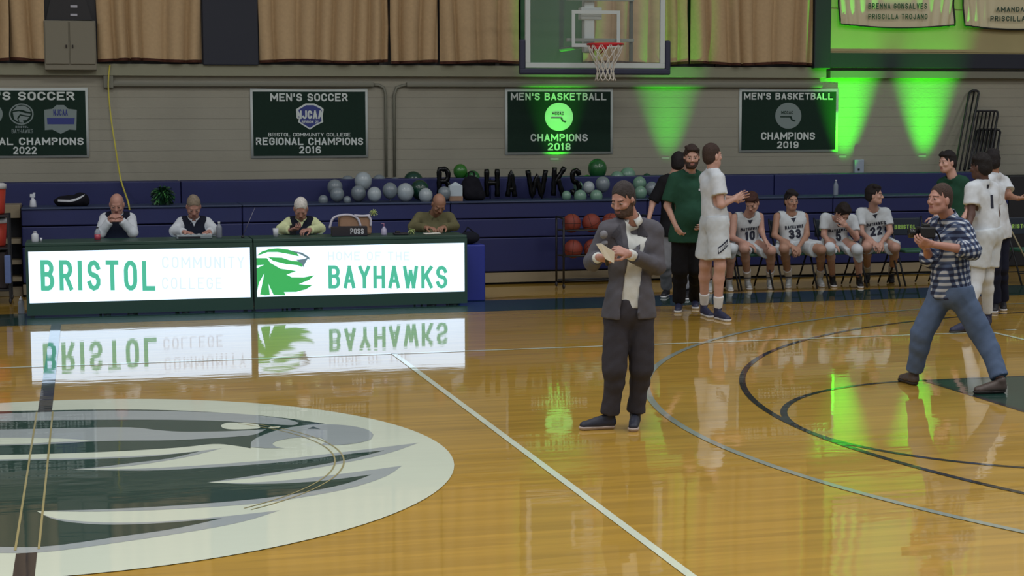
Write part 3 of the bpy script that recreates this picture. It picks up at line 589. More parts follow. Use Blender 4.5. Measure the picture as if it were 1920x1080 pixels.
# ================================================================== PEOPLE
def nz(v): v = np.asarray(v, float); return v/(np.linalg.norm(v)+1e-12)
class SDF:
    """smooth union of rounded cones and ellipsoids, meshed by surface nets"""
    def __init__(s, k=.03): s.p = []; s.k = k; s.cuts = []; s.wr = 0
    def cone(s, a, b, ra, rb, ax=None, sq=1., k=None): s.p.append(('c', np.array(a, float), np.array(b, float), ra, rb, None if ax is None else nz(ax), sq, s.k if k is None else k, 1)); return s
    def ell(s, c, R, r, k=None, op=1): s.p.append(('e', np.array(c, float), np.array(R, float), np.array(r, float), None, None, 1., s.k if k is None else k, op)); return s
    def trim(s, f): s.p.append(('f', f, None, None, None, None, 1., 0., 1)); return s
    def cut(s, f): s.cuts.append(f); return s
    def mesh(s, h):
        lo = np.full(3, 1e9); hi = -lo
        for q in s.p:
            if q[8] < 0 or q[0] == 'f': continue
            if q[0] == 'c': lo = np.minimum(lo, np.minimum(q[1]-q[3], q[2]-q[4])); hi = np.maximum(hi, np.maximum(q[1]+q[3], q[2]+q[4]))
            else: m = q[3].max(); lo = np.minimum(lo, q[1]-m); hi = np.maximum(hi, q[1]+m)
        lo -= 3*h+.01; hi += 3*h+.01; n = np.ceil((hi-lo)/h).astype(int)+1
        ax = [(lo[i]+h*np.arange(n[i])).astype(np.float32) for i in range(3)]
        F = np.full(n, .2, np.float32)
        XX, YY, ZZ = np.meshgrid(*ax, indexing='ij', sparse=True)
        for ty, A, B_, ra, rb, axd, sq, k, op in s.p:
            if ty == 'f': F = np.maximum(F, A(XX, YY, ZZ)).astype(np.float32); continue
            if ty == 'c': l = np.minimum(A-ra, B_-rb); u = np.maximum(A+ra, B_+rb)
            else: m = ra.max(); l = A-m; u = A+m
            l = l-k-.03; u = u+k+.03
            i0 = np.clip(np.floor((l-lo)/h).astype(int), 0, n); i1 = np.clip(np.ceil((u-lo)/h).astype(int)+1, 0, n)
            sl = tuple(slice(i0[i], i1[i]) for i in range(3)); X, Y, Z = np.meshgrid(ax[0][sl[0]], ax[1][sl[1]], ax[2][sl[2]], indexing='ij')
            if X.size == 0: continue
            if ty == 'c':
                P_ = np.stack([X-A[0], Y-A[1], Z-A[2]], -1); ba = (B_-A).astype(np.float32)
                if axd is not None:
                    f = 1/sq-1; P_ = P_+axd.astype(np.float32)*((P_@axd.astype(np.float32))[..., None]*f); ba = ba+axd*(ba@axd)*f
                t = np.clip((P_@ba.astype(np.float32))/max(float(ba@ba), 1e-9), 0, 1); d = np.sqrt(((P_-t[..., None]*ba.astype(np.float32))**2).sum(-1))-(ra+t*(rb-ra))
            else:
                P_ = np.stack([X-A[0], Y-A[1], Z-A[2]], -1)@B_.T.astype(np.float32); q = P_/ra.astype(np.float32); k0 = np.sqrt((q*q).sum(-1)); k1 = np.sqrt(((q/ra.astype(np.float32))**2).sum(-1))+1e-6; d = k0*(k0-1)/k1
            G = F[sl]
            if op > 0: hh = np.maximum(k-np.abs(G-d), 0)/k; F[sl] = np.minimum(G, d)-hh*hh*k*.25
            else: d = -d; hh = np.maximum(k-np.abs(G-d), 0)/k; F[sl] = np.maximum(G, d)+hh*hh*k*.25
        X, Y, Z = np.meshgrid(*ax, indexing='ij', sparse=True)
        if s.wr:
            F = F+s.wr*(np.sin(X*31+Z*17+2*np.sin(Y*23))*np.sin(Z*37+Y*19+1.7*np.sin(X*21))+.5*np.sin(X*61-Z*53)*np.sin(Y*47+Z*29)).astype(np.float32)
        for c in s.cuts: F = np.maximum(F, c(X, Y, Z))
        return snet(F, lo, h)
def snet(F, lo, h):
    S_ = F < 0; n = np.array(F.shape)
    c = [S_[i:n[0]-1+i, j:n[1]-1+j, k:n[2]-1+k] for i in (0, 1) for j in (0, 1) for k in (0, 1)]
    cnt = sum(x.astype(np.int8) for x in c); mix = (cnt > 0) & (cnt < 8); I = np.argwhere(mix)
    if len(I) == 0: return np.zeros((0, 3)), np.zeros((0, 4), int)
    ids = np.full(mix.shape, -1, np.int32); ids[mix] = np.arange(len(I))
    acc = np.zeros((len(I), 3)); num = np.zeros(len(I))
    cor = [(i, j, k) for i in (0, 1) for j in (0, 1) for k in (0, 1)]
    for a in range(8):
        for b in range(a+1, 8):
            if sum(abs(cor[a][t]-cor[b][t]) for t in range(3)) != 1: continue
            ca, cb = np.array(cor[a]), np.array(cor[b]); fa = F[tuple((I+ca).T)]; fb = F[tuple((I+cb).T)]
            m = (fa < 0) != (fb < 0); t = np.where(m, fa/(fa-fb+1e-20), 0)
            acc += np.where(m[:, None], ca+(cb-ca)*t[:, None], 0); num += m
    V = lo+(I+acc/np.maximum(num, 1)[:, None])*h; Q = []
    for a in range(3):
        b, c_ = (a+1) % 3, (a+2) % 3
        s0 = [slice(None)]*3; s1 = [slice(None)]*3; s0[a] = slice(0, -1); s1[a] = slice(1, None)
        E = np.argwhere(S_[tuple(s0)] != S_[tuple(s1)])
        E = E[(E[:, b] > 0) & (E[:, c_] > 0) & (E[:, b] < n[b]-1) & (E[:, c_] < n[c_]-1)]
        eb = np.zeros(3, int); eb[b] = 1; ec = np.zeros(3, int); ec[c_] = 1
        q = np.stack([ids[tuple((E-eb-ec).T)], ids[tuple((E-ec).T)], ids[tuple(E.T)], ids[tuple((E-eb).T)]], 1)
        ins = S_[tuple(E.T)]; q[~ins] = q[~ins][:, ::-1]; Q.append(q)
    Q = np.concatenate(Q); return V, Q[(Q >= 0).all(1)]
def plane_cut(p, n):       # removes the side the normal n points to
    p = np.array(p, float); n = nz(n); return lambda X, Y, Z: ((X-p[0])*n[0]+(Y-p[1])*n[1]+(Z-p[2])*n[2]).astype(np.float32)
def ball_cut(c, r): return lambda X, Y, Z: (r-np.sqrt((X-c[0])**2+(Y-c[1])**2+(Z-c[2])**2)).astype(np.float32)

SKIN = {k: mat('skin_'+k, c, rough=.55, noise=.05, nscale=30) for k, c in dict(fair=(178, 138, 122), pale=(188, 148, 134), ruddy=(170, 126, 112), tan=(152, 112, 92), brown=(84, 58, 50), olive=(160, 122, 102)).items()}
EYE = mat('eye_white', (150, 140, 134), rough=.3); IRIS = mat('eye_dark', (40, 30, 26), rough=.2); 
LIPS = {k: mat('lips_'+k, c, rough=.5) for k, c in dict(fair=(150, 98, 90), pale=(158, 104, 98), ruddy=(138, 88, 80), tan=(130, 80, 66), brown=(74, 44, 40), olive=(140, 86, 72)).items()}
def hairm(c): return mat('hair_%d_%d_%d' % c, c, rough=.75, spec=.3, noise=.25, nscale=60, bump=.6, bscale=140)

def head_frame(P):
    y = nz(P['fdir']); up = np.array(P.get('hup', (0, 0, 1.)), float); x = nz(np.cross(y, up)); z = np.cross(x, y); return np.array([x, y, z])
def head_mesh(P, s, h):
    R = head_frame(P); H = np.array(P['head']); W = lambda x, y, z: H+(np.array([x, y, z])*s)@R
    S_ = SDF(.025); e = lambda c, r, k=.02, op=1: S_.ell(W(*c), R, np.array(r)*s, k*s, op); cc = lambda a, b, ra, rb, k=.012: S_.cone(W(*a), W(*b), ra*s, rb*s, k=k*s)
    e((0, -.012, .028), (.074, .094, .090)); e((0, .022, -.035), (.060, .066, .076), .03); e((0, .048, -.090), (.033, .032, .026), .03)
    cc((-.045, .0, -.062), (-.02, .05, -.09), .022, .02, .03); cc((.045, .0, -.062), (.02, .05, -.09), .022, .02, .03)
    cc((-.032, .076, .022), (.032, .076, .022), .010, .010, .016)
    for q in (-1, 1):
        e((q*.031, .098, -.001), (.016, .018, .012), .014, -1); e((q*.044, .062, -.026), (.018, .018, .016), .02)
        e((q*.078, -.008, -.012), (.009, .020, .032), .008); e((q*.031, .077, -.001), (.0135, .0125, .0125), .003)
        e((q*.012, .092, -.038), (.009, .010, .008), .008)
    cc((0, .084, .008), (0, .103, -.032), .008, .0125, .010)
    cc((-.019, .082, -.061), (.019, .082, -.061), .0065, .0065, .007); cc((-.016, .080, -.072), (.016, .080, -.072), .008, .008, .007)
    nb = np.array(P['neck']); S_.cone(W(0, -.02, -.045), nb, .056*s, .058*s, k=.03)
    V, Q = S_.mesh(h); C_ = V[Q].mean(1); L = (C_-H)@R.T/s; mi = np.zeros(len(Q), int)
    x, y, z = np.abs(L[:, 0]), L[:, 1], L[:, 2]
    mi[(y > .070) & (((x-.031)/.014)**2+((z+.001)/.0062)**2 < 1)] = 1
    mi[(y > .072) & (((x-.031)/.0075)**2+((z+.001)/.0062)**2 < 1)] = 2
    mi[(y > .080) & (x < .021) & (z < -.056) & (z > -.077)] = 3
    br = (y > .05) & (x > .012) & (x < .050) & (z > .016) & (z < .0225); mi[br] = 4
    if P.get('beard'):
        bd = (z < -.045+.035*np.clip((.05-y)/.05, 0, 1)) & (y > -.015) & (z > -.125) & (mi != 3); mi[bd] = 5
        mi[(y > .080) & (x < .026) & (z < -.047) & (z > -.055)] = 5
    return V, Q, mi
def hair_mesh(P, s, h, style):
    R = head_frame(P); H = np.array(P['head']); W = lambda x, y, z: H+(np.array([x, y, z])*s)@R
    S_ = SDF(.02); t = dict(short=.010, buzz=.005, curly=.026, full=.020, balding=.007, fringe=.007)[style]
    S_.ell(W(0, -.018, .036), R, np.array([.0745+.35*t, .094+.45*t, .088+t])*s)
    S_.ell(W(0, -.034, -.02), R, np.array([.066+t*.7, .070+t*.7, .075])*s)
    if style in ('curly', 'full'):
        for i in range(16):
            a = i*2.4; zz = .035+.08*((i*.618) % 1); r = .062
            S_.ell(W(r*math.cos(a), -.005+.085*math.sin(a)*(1 if math.sin(a) < 0 else .75), zz), R, np.array([.026, .026, .024])*s*(1 if style == 'curly' else .85), .012)
        if style == 'full': S_.ell(W(0, .065, .085), R, np.array([.06, .035, .022])*s, .02)
    def f(X, Y, Z):
        x = (X-H[0])*R[0][0]+(Y-H[1])*R[0][1]+(Z-H[2])*R[0][2]; y = (X-H[0])*R[1][0]+(Y-H[1])*R[1][1]+(Z-H[2])*R[1][2]; z = (X-H[0])*R[2][0]+(Y-H[1])*R[2][1]+(Z-H[2])*R[2][2]
        x, y, z = x/s, y/s, z/s
        line = np.where(y > .040, .066+.15*(y-.040)-14*x*x, np.where(y > .022, .066-(.040-y)*3.0-14*x*x*0, np.where(y > -.006, .012-(.022-y)*1.0, -.02-(-.006-y)*1.3))); line = np.maximum(line, -.088)
        d = (line-z)*.8
        if style == 'balding': d = np.maximum(d, np.minimum(y*.5+z*.86-.075, .05))
        if style == 'fringe': d = np.maximum(d, (z-.035))
        return (d*s).astype(np.float32)
    S_.cut(f)
    S_.wr = .0026 if style in ('curly', 'full') else .0012
    return S_.mesh(h)
def hand_prims(S_, w, d, n, side, s, curl, spread=.0, thumb=.5):
    """palm and five fingers; w wrist, d finger direction, n palm normal, side +1/-1 = thumb side along cross(n,d)"""
    d = nz(d); n = nz(n-d*(n@d)); t = np.cross(n, d)*side; k = .010*s
    kn = []
    for i, (o, L) in enumerate(zip((.030, .010, -.011, -.030), (.072, .080, .074, .058))):
        K = w+d*(.088-.004*abs(i-1))*s+t*o*s*.95-n*.002; S_.cone(w+d*.012*s+t*o*.55*s, K, .0155*s, .0125*s, k=.014*s)
        p = K; a = 0.; r = .0092*s
        dd = nz(d+t*spread*(1.2-i)*.5)
        for j, fr in enumerate((.45, .32, .23)):
            a += curl*(.8, 1.1, .9)[j]; v = dd*math.cos(a)+n*math.sin(a); q = p+v*L*fr*1.1*s; S_.cone(p, q, r, r*.9, k=.004*s); p = q; r *= .9
    b = w+d*.022*s+t*.026*s; v1 = nz(t*.75+d*.7+n*.35); q = b+v1*.040*s; S_.cone(w+d*.02*s+t*.01*s, b, .016*s, .0155*s, k=k); S_.cone(b, q, .0145*s, .011*s, k=.006)
    v2 = nz(d*.9+n*(.2+thumb)+t*.15); q2 = q+v2*.030*s; S_.cone(q, q2, .0105*s, .0095*s, k=.004); v3 = nz(d*.8+n*(.4+thumb)-t*.1); S_.cone(q2, q2+v3*.022*s, .0095*s, .008*s, k=.004)
def lerp(a, b, t): return np.array(a)+(np.array(b)-np.array(a))*t
def body_frame(P):
    pel = (P['p0']+P['p1'])/2; ch = P['neck']; up = nz(ch-pel); rt = nz(P['s1']-P['s0']); bf = nz(np.cross(rt, up)); return pel, up, nz(np.cross(up, bf))*1., bf
def torso_prims(S_, P, i=0., belly=0., shoulders=True, low=0.):
    s = P['s']; pel, up, rt, bf = body_frame(P); nb = P['neck']; g = P.get('girth', 1.)
    ms = (P['s0']+P['s1'])/2; L = np.linalg.norm(nb-pel); hw = np.linalg.norm(P['s1']-P['s0'])/2
    chest = lerp(nb, pel, .36)*.7+(ms+(pel-nb)*.3)*.3; waist = lerp(nb, pel, .72)+bf*belly*.4
    bend = P.get('slump', 0.); waist = waist-bf*bend; chest = chest-bf*bend*.6
    for q, sp in ((-1, P['s0']), (1, P['s1'])):
        S_.cone(lerp(chest, sp, .42)-up*.02, waist+rt*q*.035*s*g, (.100*s*g+i), (.095*s*g+i+belly*.4), bf, .86, k=.05)
        S_.cone(waist+rt*q*.03*s*g, lerp(pel, P['p0'] if q < 0 else P['p1'], .55)-up*.0, (.098*s*g+i+belly*.5), (.112*s*g+i), bf, .92, k=.05)
        if shoulders:
            S_.cone(nb-up*.015+rt*q*.02, lerp(nb, sp, .8)-up*.006, .048*s+i*.8, .044*s+i, k=.045)
            S_.cone(lerp(chest, sp, .30), lerp(chest, sp, .86), .075*s+i, .055*s+i, bf, .95, k=.045)
    if belly: S_.ell(waist+bf*(.05+belly*.5)-up*.0, np.array([rt, bf, up]), np.array([.13, .09+belly, .14])*s+i, .06)
def arm_prims(S_, P, side, i=0., f0=0., f1=2., flare=0.):
    s = P['s']*P.get('armg', 1.); a, b, c = P['s%d' % side], P['e%d' % side], P['w%d' % side]
    if f0 < 1:
        e = min(f1, 1.); S_.cone(lerp(a, b, f0), lerp(a, b, e), .050*s+i-(.010*s)*f0, .050*s-.010*s*e+i+flare, k=.03)
    if f1 > 1: S_.cone(lerp(b, c, max(0, f0-1)), lerp(b, c, f1-1), .040*s+i, .040*s-(.013*s)*(f1-1)+i+flare, k=.02)
def leg_prims(S_, P, side, i=0., f0=0., f1=2., flare=0., calf=True):
    s = P['s']*P.get('legg', 1.); a, b, c = P['p%d' % side], P['k%d' % side], P['a%d' % side]
    if f0 < 1:
        e = min(f1, 1.); S_.cone(lerp(a, b, f0), lerp(a, b, e), (.086-.028*f0)*s+i, (.086-.028*e)*s+i+flare, k=.035)
    if f1 > 1:
        g = lerp(b, c, .3)
        if calf and f0 < 1.3:
            _, up, rt, bf = body_frame(P); back = -nz(P['t%d' % side]-P['a%d' % side]); S_.cone(lerp(b, c, max(0, f0-1)), lerp(b, c, min(f1-1, .3))+back*.012*s, .056*s+i, .055*s+i+flare*.5, k=.03)
            if f1 > 1.3: S_.cone(g+back*.012*s, lerp(b, c, f1-1), .055*s+i, (.055-.019*(f1-1.3)/.7)*s+i+flare, k=.03)
        else: S_.cone(lerp(b, c, max(0, f0-1)), lerp(b, c, f1-1), .05*s+i, .038*s+i+flare, k=.03)
def add_part(name, VQ, m, parent, midx=None):
    V, Q = VQ
    if len(V) == 0: return None
    return obj(name, V, Q, m, parent, True, midx)
def shoe(P, side, up_m, sole_m, root, L=.285, high=False, dark_toe=False):
    s = P['s']; a = P['a%d' % side]; t = P['t%d' % side]; z0 = P.get('z%d' % side, 0.)
    f = np.array([t[0]-a[0], t[1]-a[1], 0.]); f = nz(f); heel = np.array([a[0], a[1], z0])-f*.055*s; toe = heel+f*L*s; toe_up = P.get('toeup%d' % side, 0.); toe = toe+(0, 0, toe_up); d = nz(toe-heel); up = nz(np.cross(np.cross(d, ZA), d))
    A = heel+d*.045*s; B_ = toe-d*.045*s
    so = SDF(.015); so.cone(A+up*.030, lerp(A, B_, .35)+up*.030, .036*s, .033*s, k=.01); so.cone(lerp(A, B_, .35)+up*.03, B_+up*.030, .033*s, .043*s, k=.01)
    so.cut(plane_cut(A+up*.026, up)); so.cut(plane_cut(A, -up))
    u = SDF(.02); u.cone(A+up*.045, lerp(A, B_, .5)+up*.045, .034*s, .034*s, k=.02); u.cone(lerp(A, B_, .5)+up*.038, B_+up*.028, .036*s, .036*s, k=.02)
    ank = lerp(a, P['k%d' % side], .10 if high else .0); u.cone(A+up*.05, np.array([ank[0], ank[1], max(ank[2], z0+.09)]), .036*s, .042*s, k=.02); u.cone(lerp(A, B_, .3)+up*.075, lerp(A, B_, .75)+up*.045, .026*s, .028*s, k=.02)
    u.cut(plane_cut(A+up*.024, -up))
    o = add_part('shoe', u.mesh(.008), up_m, root); add_part('sole', so.mesh(.007), sole_m, o); return o
def lettering(root, garment_V, garment_Q, text, C_, rt, up, bf, h, m, W=None, t=.18, aspect=.55, name='lettering', gap=.14):
    """flat print laid on a garment: letters are pushed onto its surface"""
    bvh = BVHTree.FromPolygons([tuple(v) for v in garment_V.tolist()], garment_Q.tolist())
    V, F, tw = strokes(text, h, t=t, aspect=aspect, gap=gap); sx = (W/tw) if W else 1.; out = []
    for v in V:
        p = C_+rt*((v[0]-tw/2)*sx)+up*(v[1]-h/2)+bf*.4; hit, nn, _, dist = bvh.ray_cast(Vector(p), Vector(-bf), 1.0)
        out.append(np.array(hit)+bf*(.004+.0006*(v[2] % 5)) if hit is not None else p-bf*.3)
    return obj(name, out, F, m, root)
def outline_patch(root, V, Q, pts, C_, rt, up, bf, m, name, off=.004):
    bvh = BVHTree.FromPolygons([tuple(v) for v in V.tolist()], Q.tolist()); out = []
    bm = bmesh.new(); vs = [bm.verts.new((x, y, 0)) for x, y in pts]; bm.faces.new(vs); bmesh.ops.triangulate(bm, faces=bm.faces[:]); bmesh.ops.subdivide_edges(bm, edges=bm.edges[:], cuts=3, use_grid_fill=True); bmesh.ops.triangulate(bm, faces=bm.faces[:])
    for v in bm.verts:
        p = C_+rt*v.co.x+up*v.co.y+bf*.4; hit, nn, _, dist = bvh.ray_cast(Vector(p), Vector(-bf), 1.0); out.append(np.array(hit)+bf*off if hit is not None else p-bf*.35)
    bm.verts.index_update(); F = [[v.index for v in f.verts] for f in bm.faces]; bm.free(); return obj(name, out, F, m, root)

def J(Y, **k):
    """joints given as (photo x, photo y, depth offset) on the person's plane Y"""
    o = {}
    for n, v in k.items():
        o[n] = atY(v[0], v[1], Y+(v[2] if len(v) > 2 else 0))
    return o
def build_person(label, P, skin='fair', hair=(60, 46, 38), hstyle='short', h=.011, hh=.0055, hands=(('o', 0), ('o', 0)), group=None, bodyless=()):
    """body (one skin), hair; returns the root"""
    s = P['s']
    for side in (0, 1):
        for q in 'pka':
            if q+str(side) in P: P[q+str(side)] = np.array(P[q+str(side)])
    foot = (P['a0']+P['a1'])/2
    root = thing('person', label, 'person', (foot[0], foot[1], 0.), group); P['root'] = root
    S_ = SDF(.03); torso_prims(S_, P, -.012*s, P.get('belly', 0)*.9)
    for side in (0, 1):
        arm_prims(S_, P, side, -.002); leg_prims(S_, P, side, -.008 if not P.get('barelegs') else 0.)
        z0 = P.get('z%d' % side, 0.); a = P['a%d' % side]; f = nz(np.array([P['t%d' % side][0]-a[0], P['t%d' % side][1]-a[1], 0])); S_.cone(a, np.array([a[0], a[1], z0+.045])+f*.0, .034*s, .032*s, k=.02); S_.cone(np.array([a[0], a[1], z0+.048]), np.array([a[0], a[1], z0+.044])+f*.13*s+(0, 0, P.get('toeup%d' % side, 0)*.5), .030*s, .026*s, k=.02)
    V, Q = S_.mesh(h); mi = np.zeros(len(Q), int)
    Vh, Qh, mh = head_mesh(P, s, hh)
    Vs = [V, Vh]; Qs = [Q, Qh+len(V)]; ms = [mi, mh]; n = len(V)+len(Vh)
    for side in (0, 1):
        hd = P['h%d' % side]; w = P['w%d' % side]; S2 = SDF(.01)
        hand_prims(S2, np.array(w), hd['d'], hd['n'], hd.get('side', 1), s*1.0, hd.get('curl', .45), hd.get('spread', .1), hd.get('thumb', .4))
        S2.cone(lerp(w, P['e%d' % side], .12), np.array(w)+nz(hd['d'])*.02, .027*s, .024*s, k=.012)
        v, q = S2.mesh(.0055 if hh > .005 else .0045); Vs.append(v); Qs.append(q+n); ms.append(np.zeros(len(q), int)); n += len(v)
    hm = hairm(hair)
    obj('body', np.concatenate(Vs), np.concatenate(Qs), [SKIN[skin], EYE, IRIS, LIPS[skin], hm, hairm(P['beard']) if P.get('beard') else hm], root, True, np.concatenate(ms))
    add_part('hair', hair_mesh(P, s, hh, hstyle), hm, root)
    return root
def shirt(P, root, m, sleeve=.75, i=.012, hem=.10, neckr=.075, name='shirt', wr=.002, vneck=0., flare=.01, h=.011, extra=None, midx=None):
    S_ = SDF(.03); torso_prims(S_, P, i, P.get('belly', 0)); pel, up, rt, bf = body_frame(P); S_.wr = wr
    if hem > .06:
        S_.cone(pel-rt*.06, pel-rt*.06-up*(hem), .115*P['s']*P.get('girth', 1)+i, .118*P['s']*P.get('girth', 1)+i, bf, .95, k=.04); S_.cone(pel+rt*.06, pel+rt*.06-up*(hem), .115*P['s']*P.get('girth', 1)+i, .118*P['s']*P.get('girth', 1)+i, bf, .95, k=.04)
    if sleeve > 0:
        for sd in (0, 1): arm_prims(S_, P, sd, i, 0, sleeve, flare)
    hp = pel-up*hem; S_.cut(plane_cut(hp, -up))
    nb = P['neck']; S_.cut(ball_cut(nb+up*.035+bf*.015, neckr*P['s']))
    if sleeve > 0:
        for sd in (0, 1):
            a, b, c = P['s%d' % sd], P['e%d' % sd], P['w%d' % sd]; p_, d_ = (lerp(a, b, sleeve), nz(b-a)) if sleeve <= 1 else (lerp(b, c, sleeve-1), nz(c-b))
            S_.cut((lambda pc, cp, r: (lambda X, Y, Z: np.minimum(pc(X, Y, Z), r-np.sqrt((X-cp[0])**2+(Y-cp[1])**2+(Z-cp[2])**2)).astype(np.float32)))(plane_cut(p_, d_), p_+d_*.06, .10))
    else:
        for sd, q in ((0, -1), (1, 1)): S_.cut(ball_cut(P['s%d' % sd]+rt*q*.045+up*.0, .088*P['s']))
    if vneck:
        c0 = nb+bf*.12; dp = vneck
        def f(X, Y, Z):
            dx = (X-c0[0])*rt[0]+(Y-c0[1])*rt[1]+(Z-c0[2])*rt[2]; du = (X-c0[0])*up[0]+(Y-c0[1])*up[1]+(Z-c0[2])*up[2]; df = (X-nb[0])*bf[0]+(Y-nb[1])*bf[1]+(Z-nb[2])*bf[2]
            return np.minimum(np.minimum((du+dp)*.5-np.abs(dx)*1.1+.0, df+.0), .05).astype(np.float32)
        S_.cut(f)
    if extra: S_.cut(extra)
    V, Q = S_.mesh(h); o = add_part(name, (V, Q), m, root); return o, V, Q
def trousers(P, root, m, f1=1.96, i=.012, flare=.012, waist=.06, name='trousers', wr=.0028, h=.011, legf=None):
    S_ = SDF(.03); pel, up, rt, bf = body_frame(P); s = P['s']; g = P.get('girth', 1.)
    S_.cone(pel-rt*.045*g-up*.0, pel-rt*.04*g+up*waist, .105*s*g+i, .10*s*g+i+P.get('belly', 0)*.4, bf, .92, k=.04); S_.cone(pel+rt*.045*g, pel+rt*.04*g+up*waist, .105*s*g+i, .10*s*g+i+P.get('belly', 0)*.4, bf, .92, k=.04)
    S_.cone(P['p0'], P['p1'], .092*s+i, .092*s+i, k=.04); S_.wr = wr
    for sd in (0, 1): leg_prims(S_, P, sd, i, 0, f1, flare)
    S_.cut(plane_cut(pel+up*waist, up))
    for sd in (0, 1):
        a, b, c = P['p%d' % sd], P['k%d' % sd], P['a%d' % sd]; p_, d_ = (lerp(a, b, f1), nz(b-a)) if f1 <= 1 else (lerp(b, c, f1-1), nz(c-b))
        S_.cut((lambda pc, cp, r: (lambda X, Y, Z: np.minimum(pc(X, Y, Z), r-np.sqrt((X-cp[0])**2+(Y-cp[1])**2+(Z-cp[2])**2)).astype(np.float32)))(plane_cut(p_, d_), p_+d_*.09, .15))
    V, Q = S_.mesh(h); return add_part(name, (V, Q), m, root), V, Q
def sleeve_of_leg(P, root, m, sd, f0, f1, name, i=.004):
    S_ = SDF(.02); leg_prims(S_, P, sd, i, f0, f1, 0., True)
    a, b, c = P['p%d' % sd], P['k%d' % sd], P['a%d' % sd]; pt = lambda f: (lerp(a, b, f) if f <= 1 else lerp(b, c, f-1)); dr = lambda f: (nz(b-a) if f < 1 else nz(c-b))
    S_.cut(plane_cut(pt(f0), -dr(f0))); S_.cut(plane_cut(pt(f1), dr(f1))); return add_part(name, S_.mesh(.009), m, root)

def collar(P, root, m, fr, r0=.064):
    up = nz(lerp((0, 0, 1.), nz(np.array(P['head'])-P['neck']), .35)); fr = nz(fr-up*(fr@up)); rt = np.cross(fr, up); c = P['neck']+up*.018; s = P['s']; mb = MB()
    for q in (-1, 1):
        ring_ = []
        for k in range(11):
            th = math.radians(14+166*k/10); o = fr*math.cos(th)+rt*q*math.sin(th); lift = .034*(1-math.cos(th))/2; top = c+o*(r0*s+.004*math.cos(th))+up*lift; drop = .050-.016*k/10
            ring_.append((top, top+o*.016-up*drop+(rt*q*.016 if k == 0 else 0)))
        v = [p for a in ring_ for p in a]; mb.add(v, [(2*k, 2*k+1, 2*k+3, 2*k+2) for k in range(10)])
    o = mb.build('collar', m, root, True); sd = o.modifiers.new('s', 'SOLIDIFY'); sd.thickness = .004; return o

WHITE = fabric('white_fabric', (196, 202, 208)); WHITE2 = fabric('white_jersey', (188, 195, 200)); NVY = fabric('navy_fabric', (24, 28, 46)); BLKF = fabric('black_fabric', (18, 18, 22)); GRNF = fabric('green_polo', (32, 68, 52)); INK = mat('navy_ink', (22, 28, 48), rough=.7)
SOLE = mat('white_rubber', (206, 206, 208), rough=.5); SNK = mat('navy_sneaker', (34, 38, 66), rough=.6); SNW = mat('white_sneaker', (190, 194, 196), rough=.6); SNB = mat('black_sneaker', (24, 24, 30), rough=.6); WSOCK = fabric('white_sock', (205, 205, 205))

# ---- man with the microphone
Y = .38
P = J(Y, head=(1168, 374, -.06), neck=(1184, 413, 0), s0=(1140, 432, -.06), s1=(1225, 432, .04), e0=(1112, 490, -.10), e1=(1232, 500, -.02), w0=(1122, 486, -.30), w1=(1178, 476, -.30),
      p0=(1157, 586, 0), p1=(1202, 586, 0), k0=(1152, 692, -.04), k1=(1203, 690, -.02), a0=(1143, 786, .02), a1=(1191, 786, .06))
P['t0'] = fl(1103, 806); P['t1'] = fl(1186, 812); P['a0'][2] = .085; P['a1'][2] = .085
P['e0'] = atY(1110, 492, Y+.02); P['w0'] = atY(1122, 482, Y-.22)
P.update(s=.94, girth=1.04, fdir=np.array([-.74, -.60, -.32]), beard=(84, 68, 62), hup=(.05, 0, 1),
         h0=dict(d=(.75, -.25, -.15), n=(.1, .55, .75), side=1, curl=.75), h1=dict(d=(-.85, -.10, .28), n=(-.1, .75, -.55), side=-1, curl=.80))
root = build_person('bearded man in grey suit holding a microphone and papers at mid court', P, 'ruddy', (52, 46, 46), 'short', h=.010, hh=.0045)
SUIT = fabric('grey_suit', (84, 83, 90)); SUIT2 = fabric('charcoal_trousers', (56, 54, 60))
pel, up, rt, bf = body_frame(P)
bfr = nz(np.array([-.30, -.95, 0])); rtr = nz(np.cross(bfr, ZA))
shirt(P, root, fabric('cream_shirt', (200, 203, 200)), sleeve=1.97, i=.006, hem=-.035, neckr=.085, flare=.004, h=.010)
trousers(P, root, SUIT2, f1=1.93, i=.006, flare=.026, waist=.10, h=.010)
def opening(X, Y_, Z):       # open jacket front: narrow at the chest, wider towards the waist
    c = P['neck']+bf*.10; dx = (X-c[0])*rtr[0]+(Y_-c[1])*rtr[1]; dz = Z-c[2]; df = (X-pel[0])*bfr[0]+(Y_-pel[1])*bfr[1]
    wd = np.where(dz > -.22, .085+.10*(dz+.22)*0+.0, .06+.0*dz); wd = np.where(dz > -.20, .046+.25*(dz+.20), .046+.035*np.clip(-dz-.20, 0, .6)); cx = .012+.12*np.clip(-dz-.1, 0, .5)
    return np.minimum(np.minimum(wd-np.abs(dx-cx), df-.02), .04).astype(np.float32)
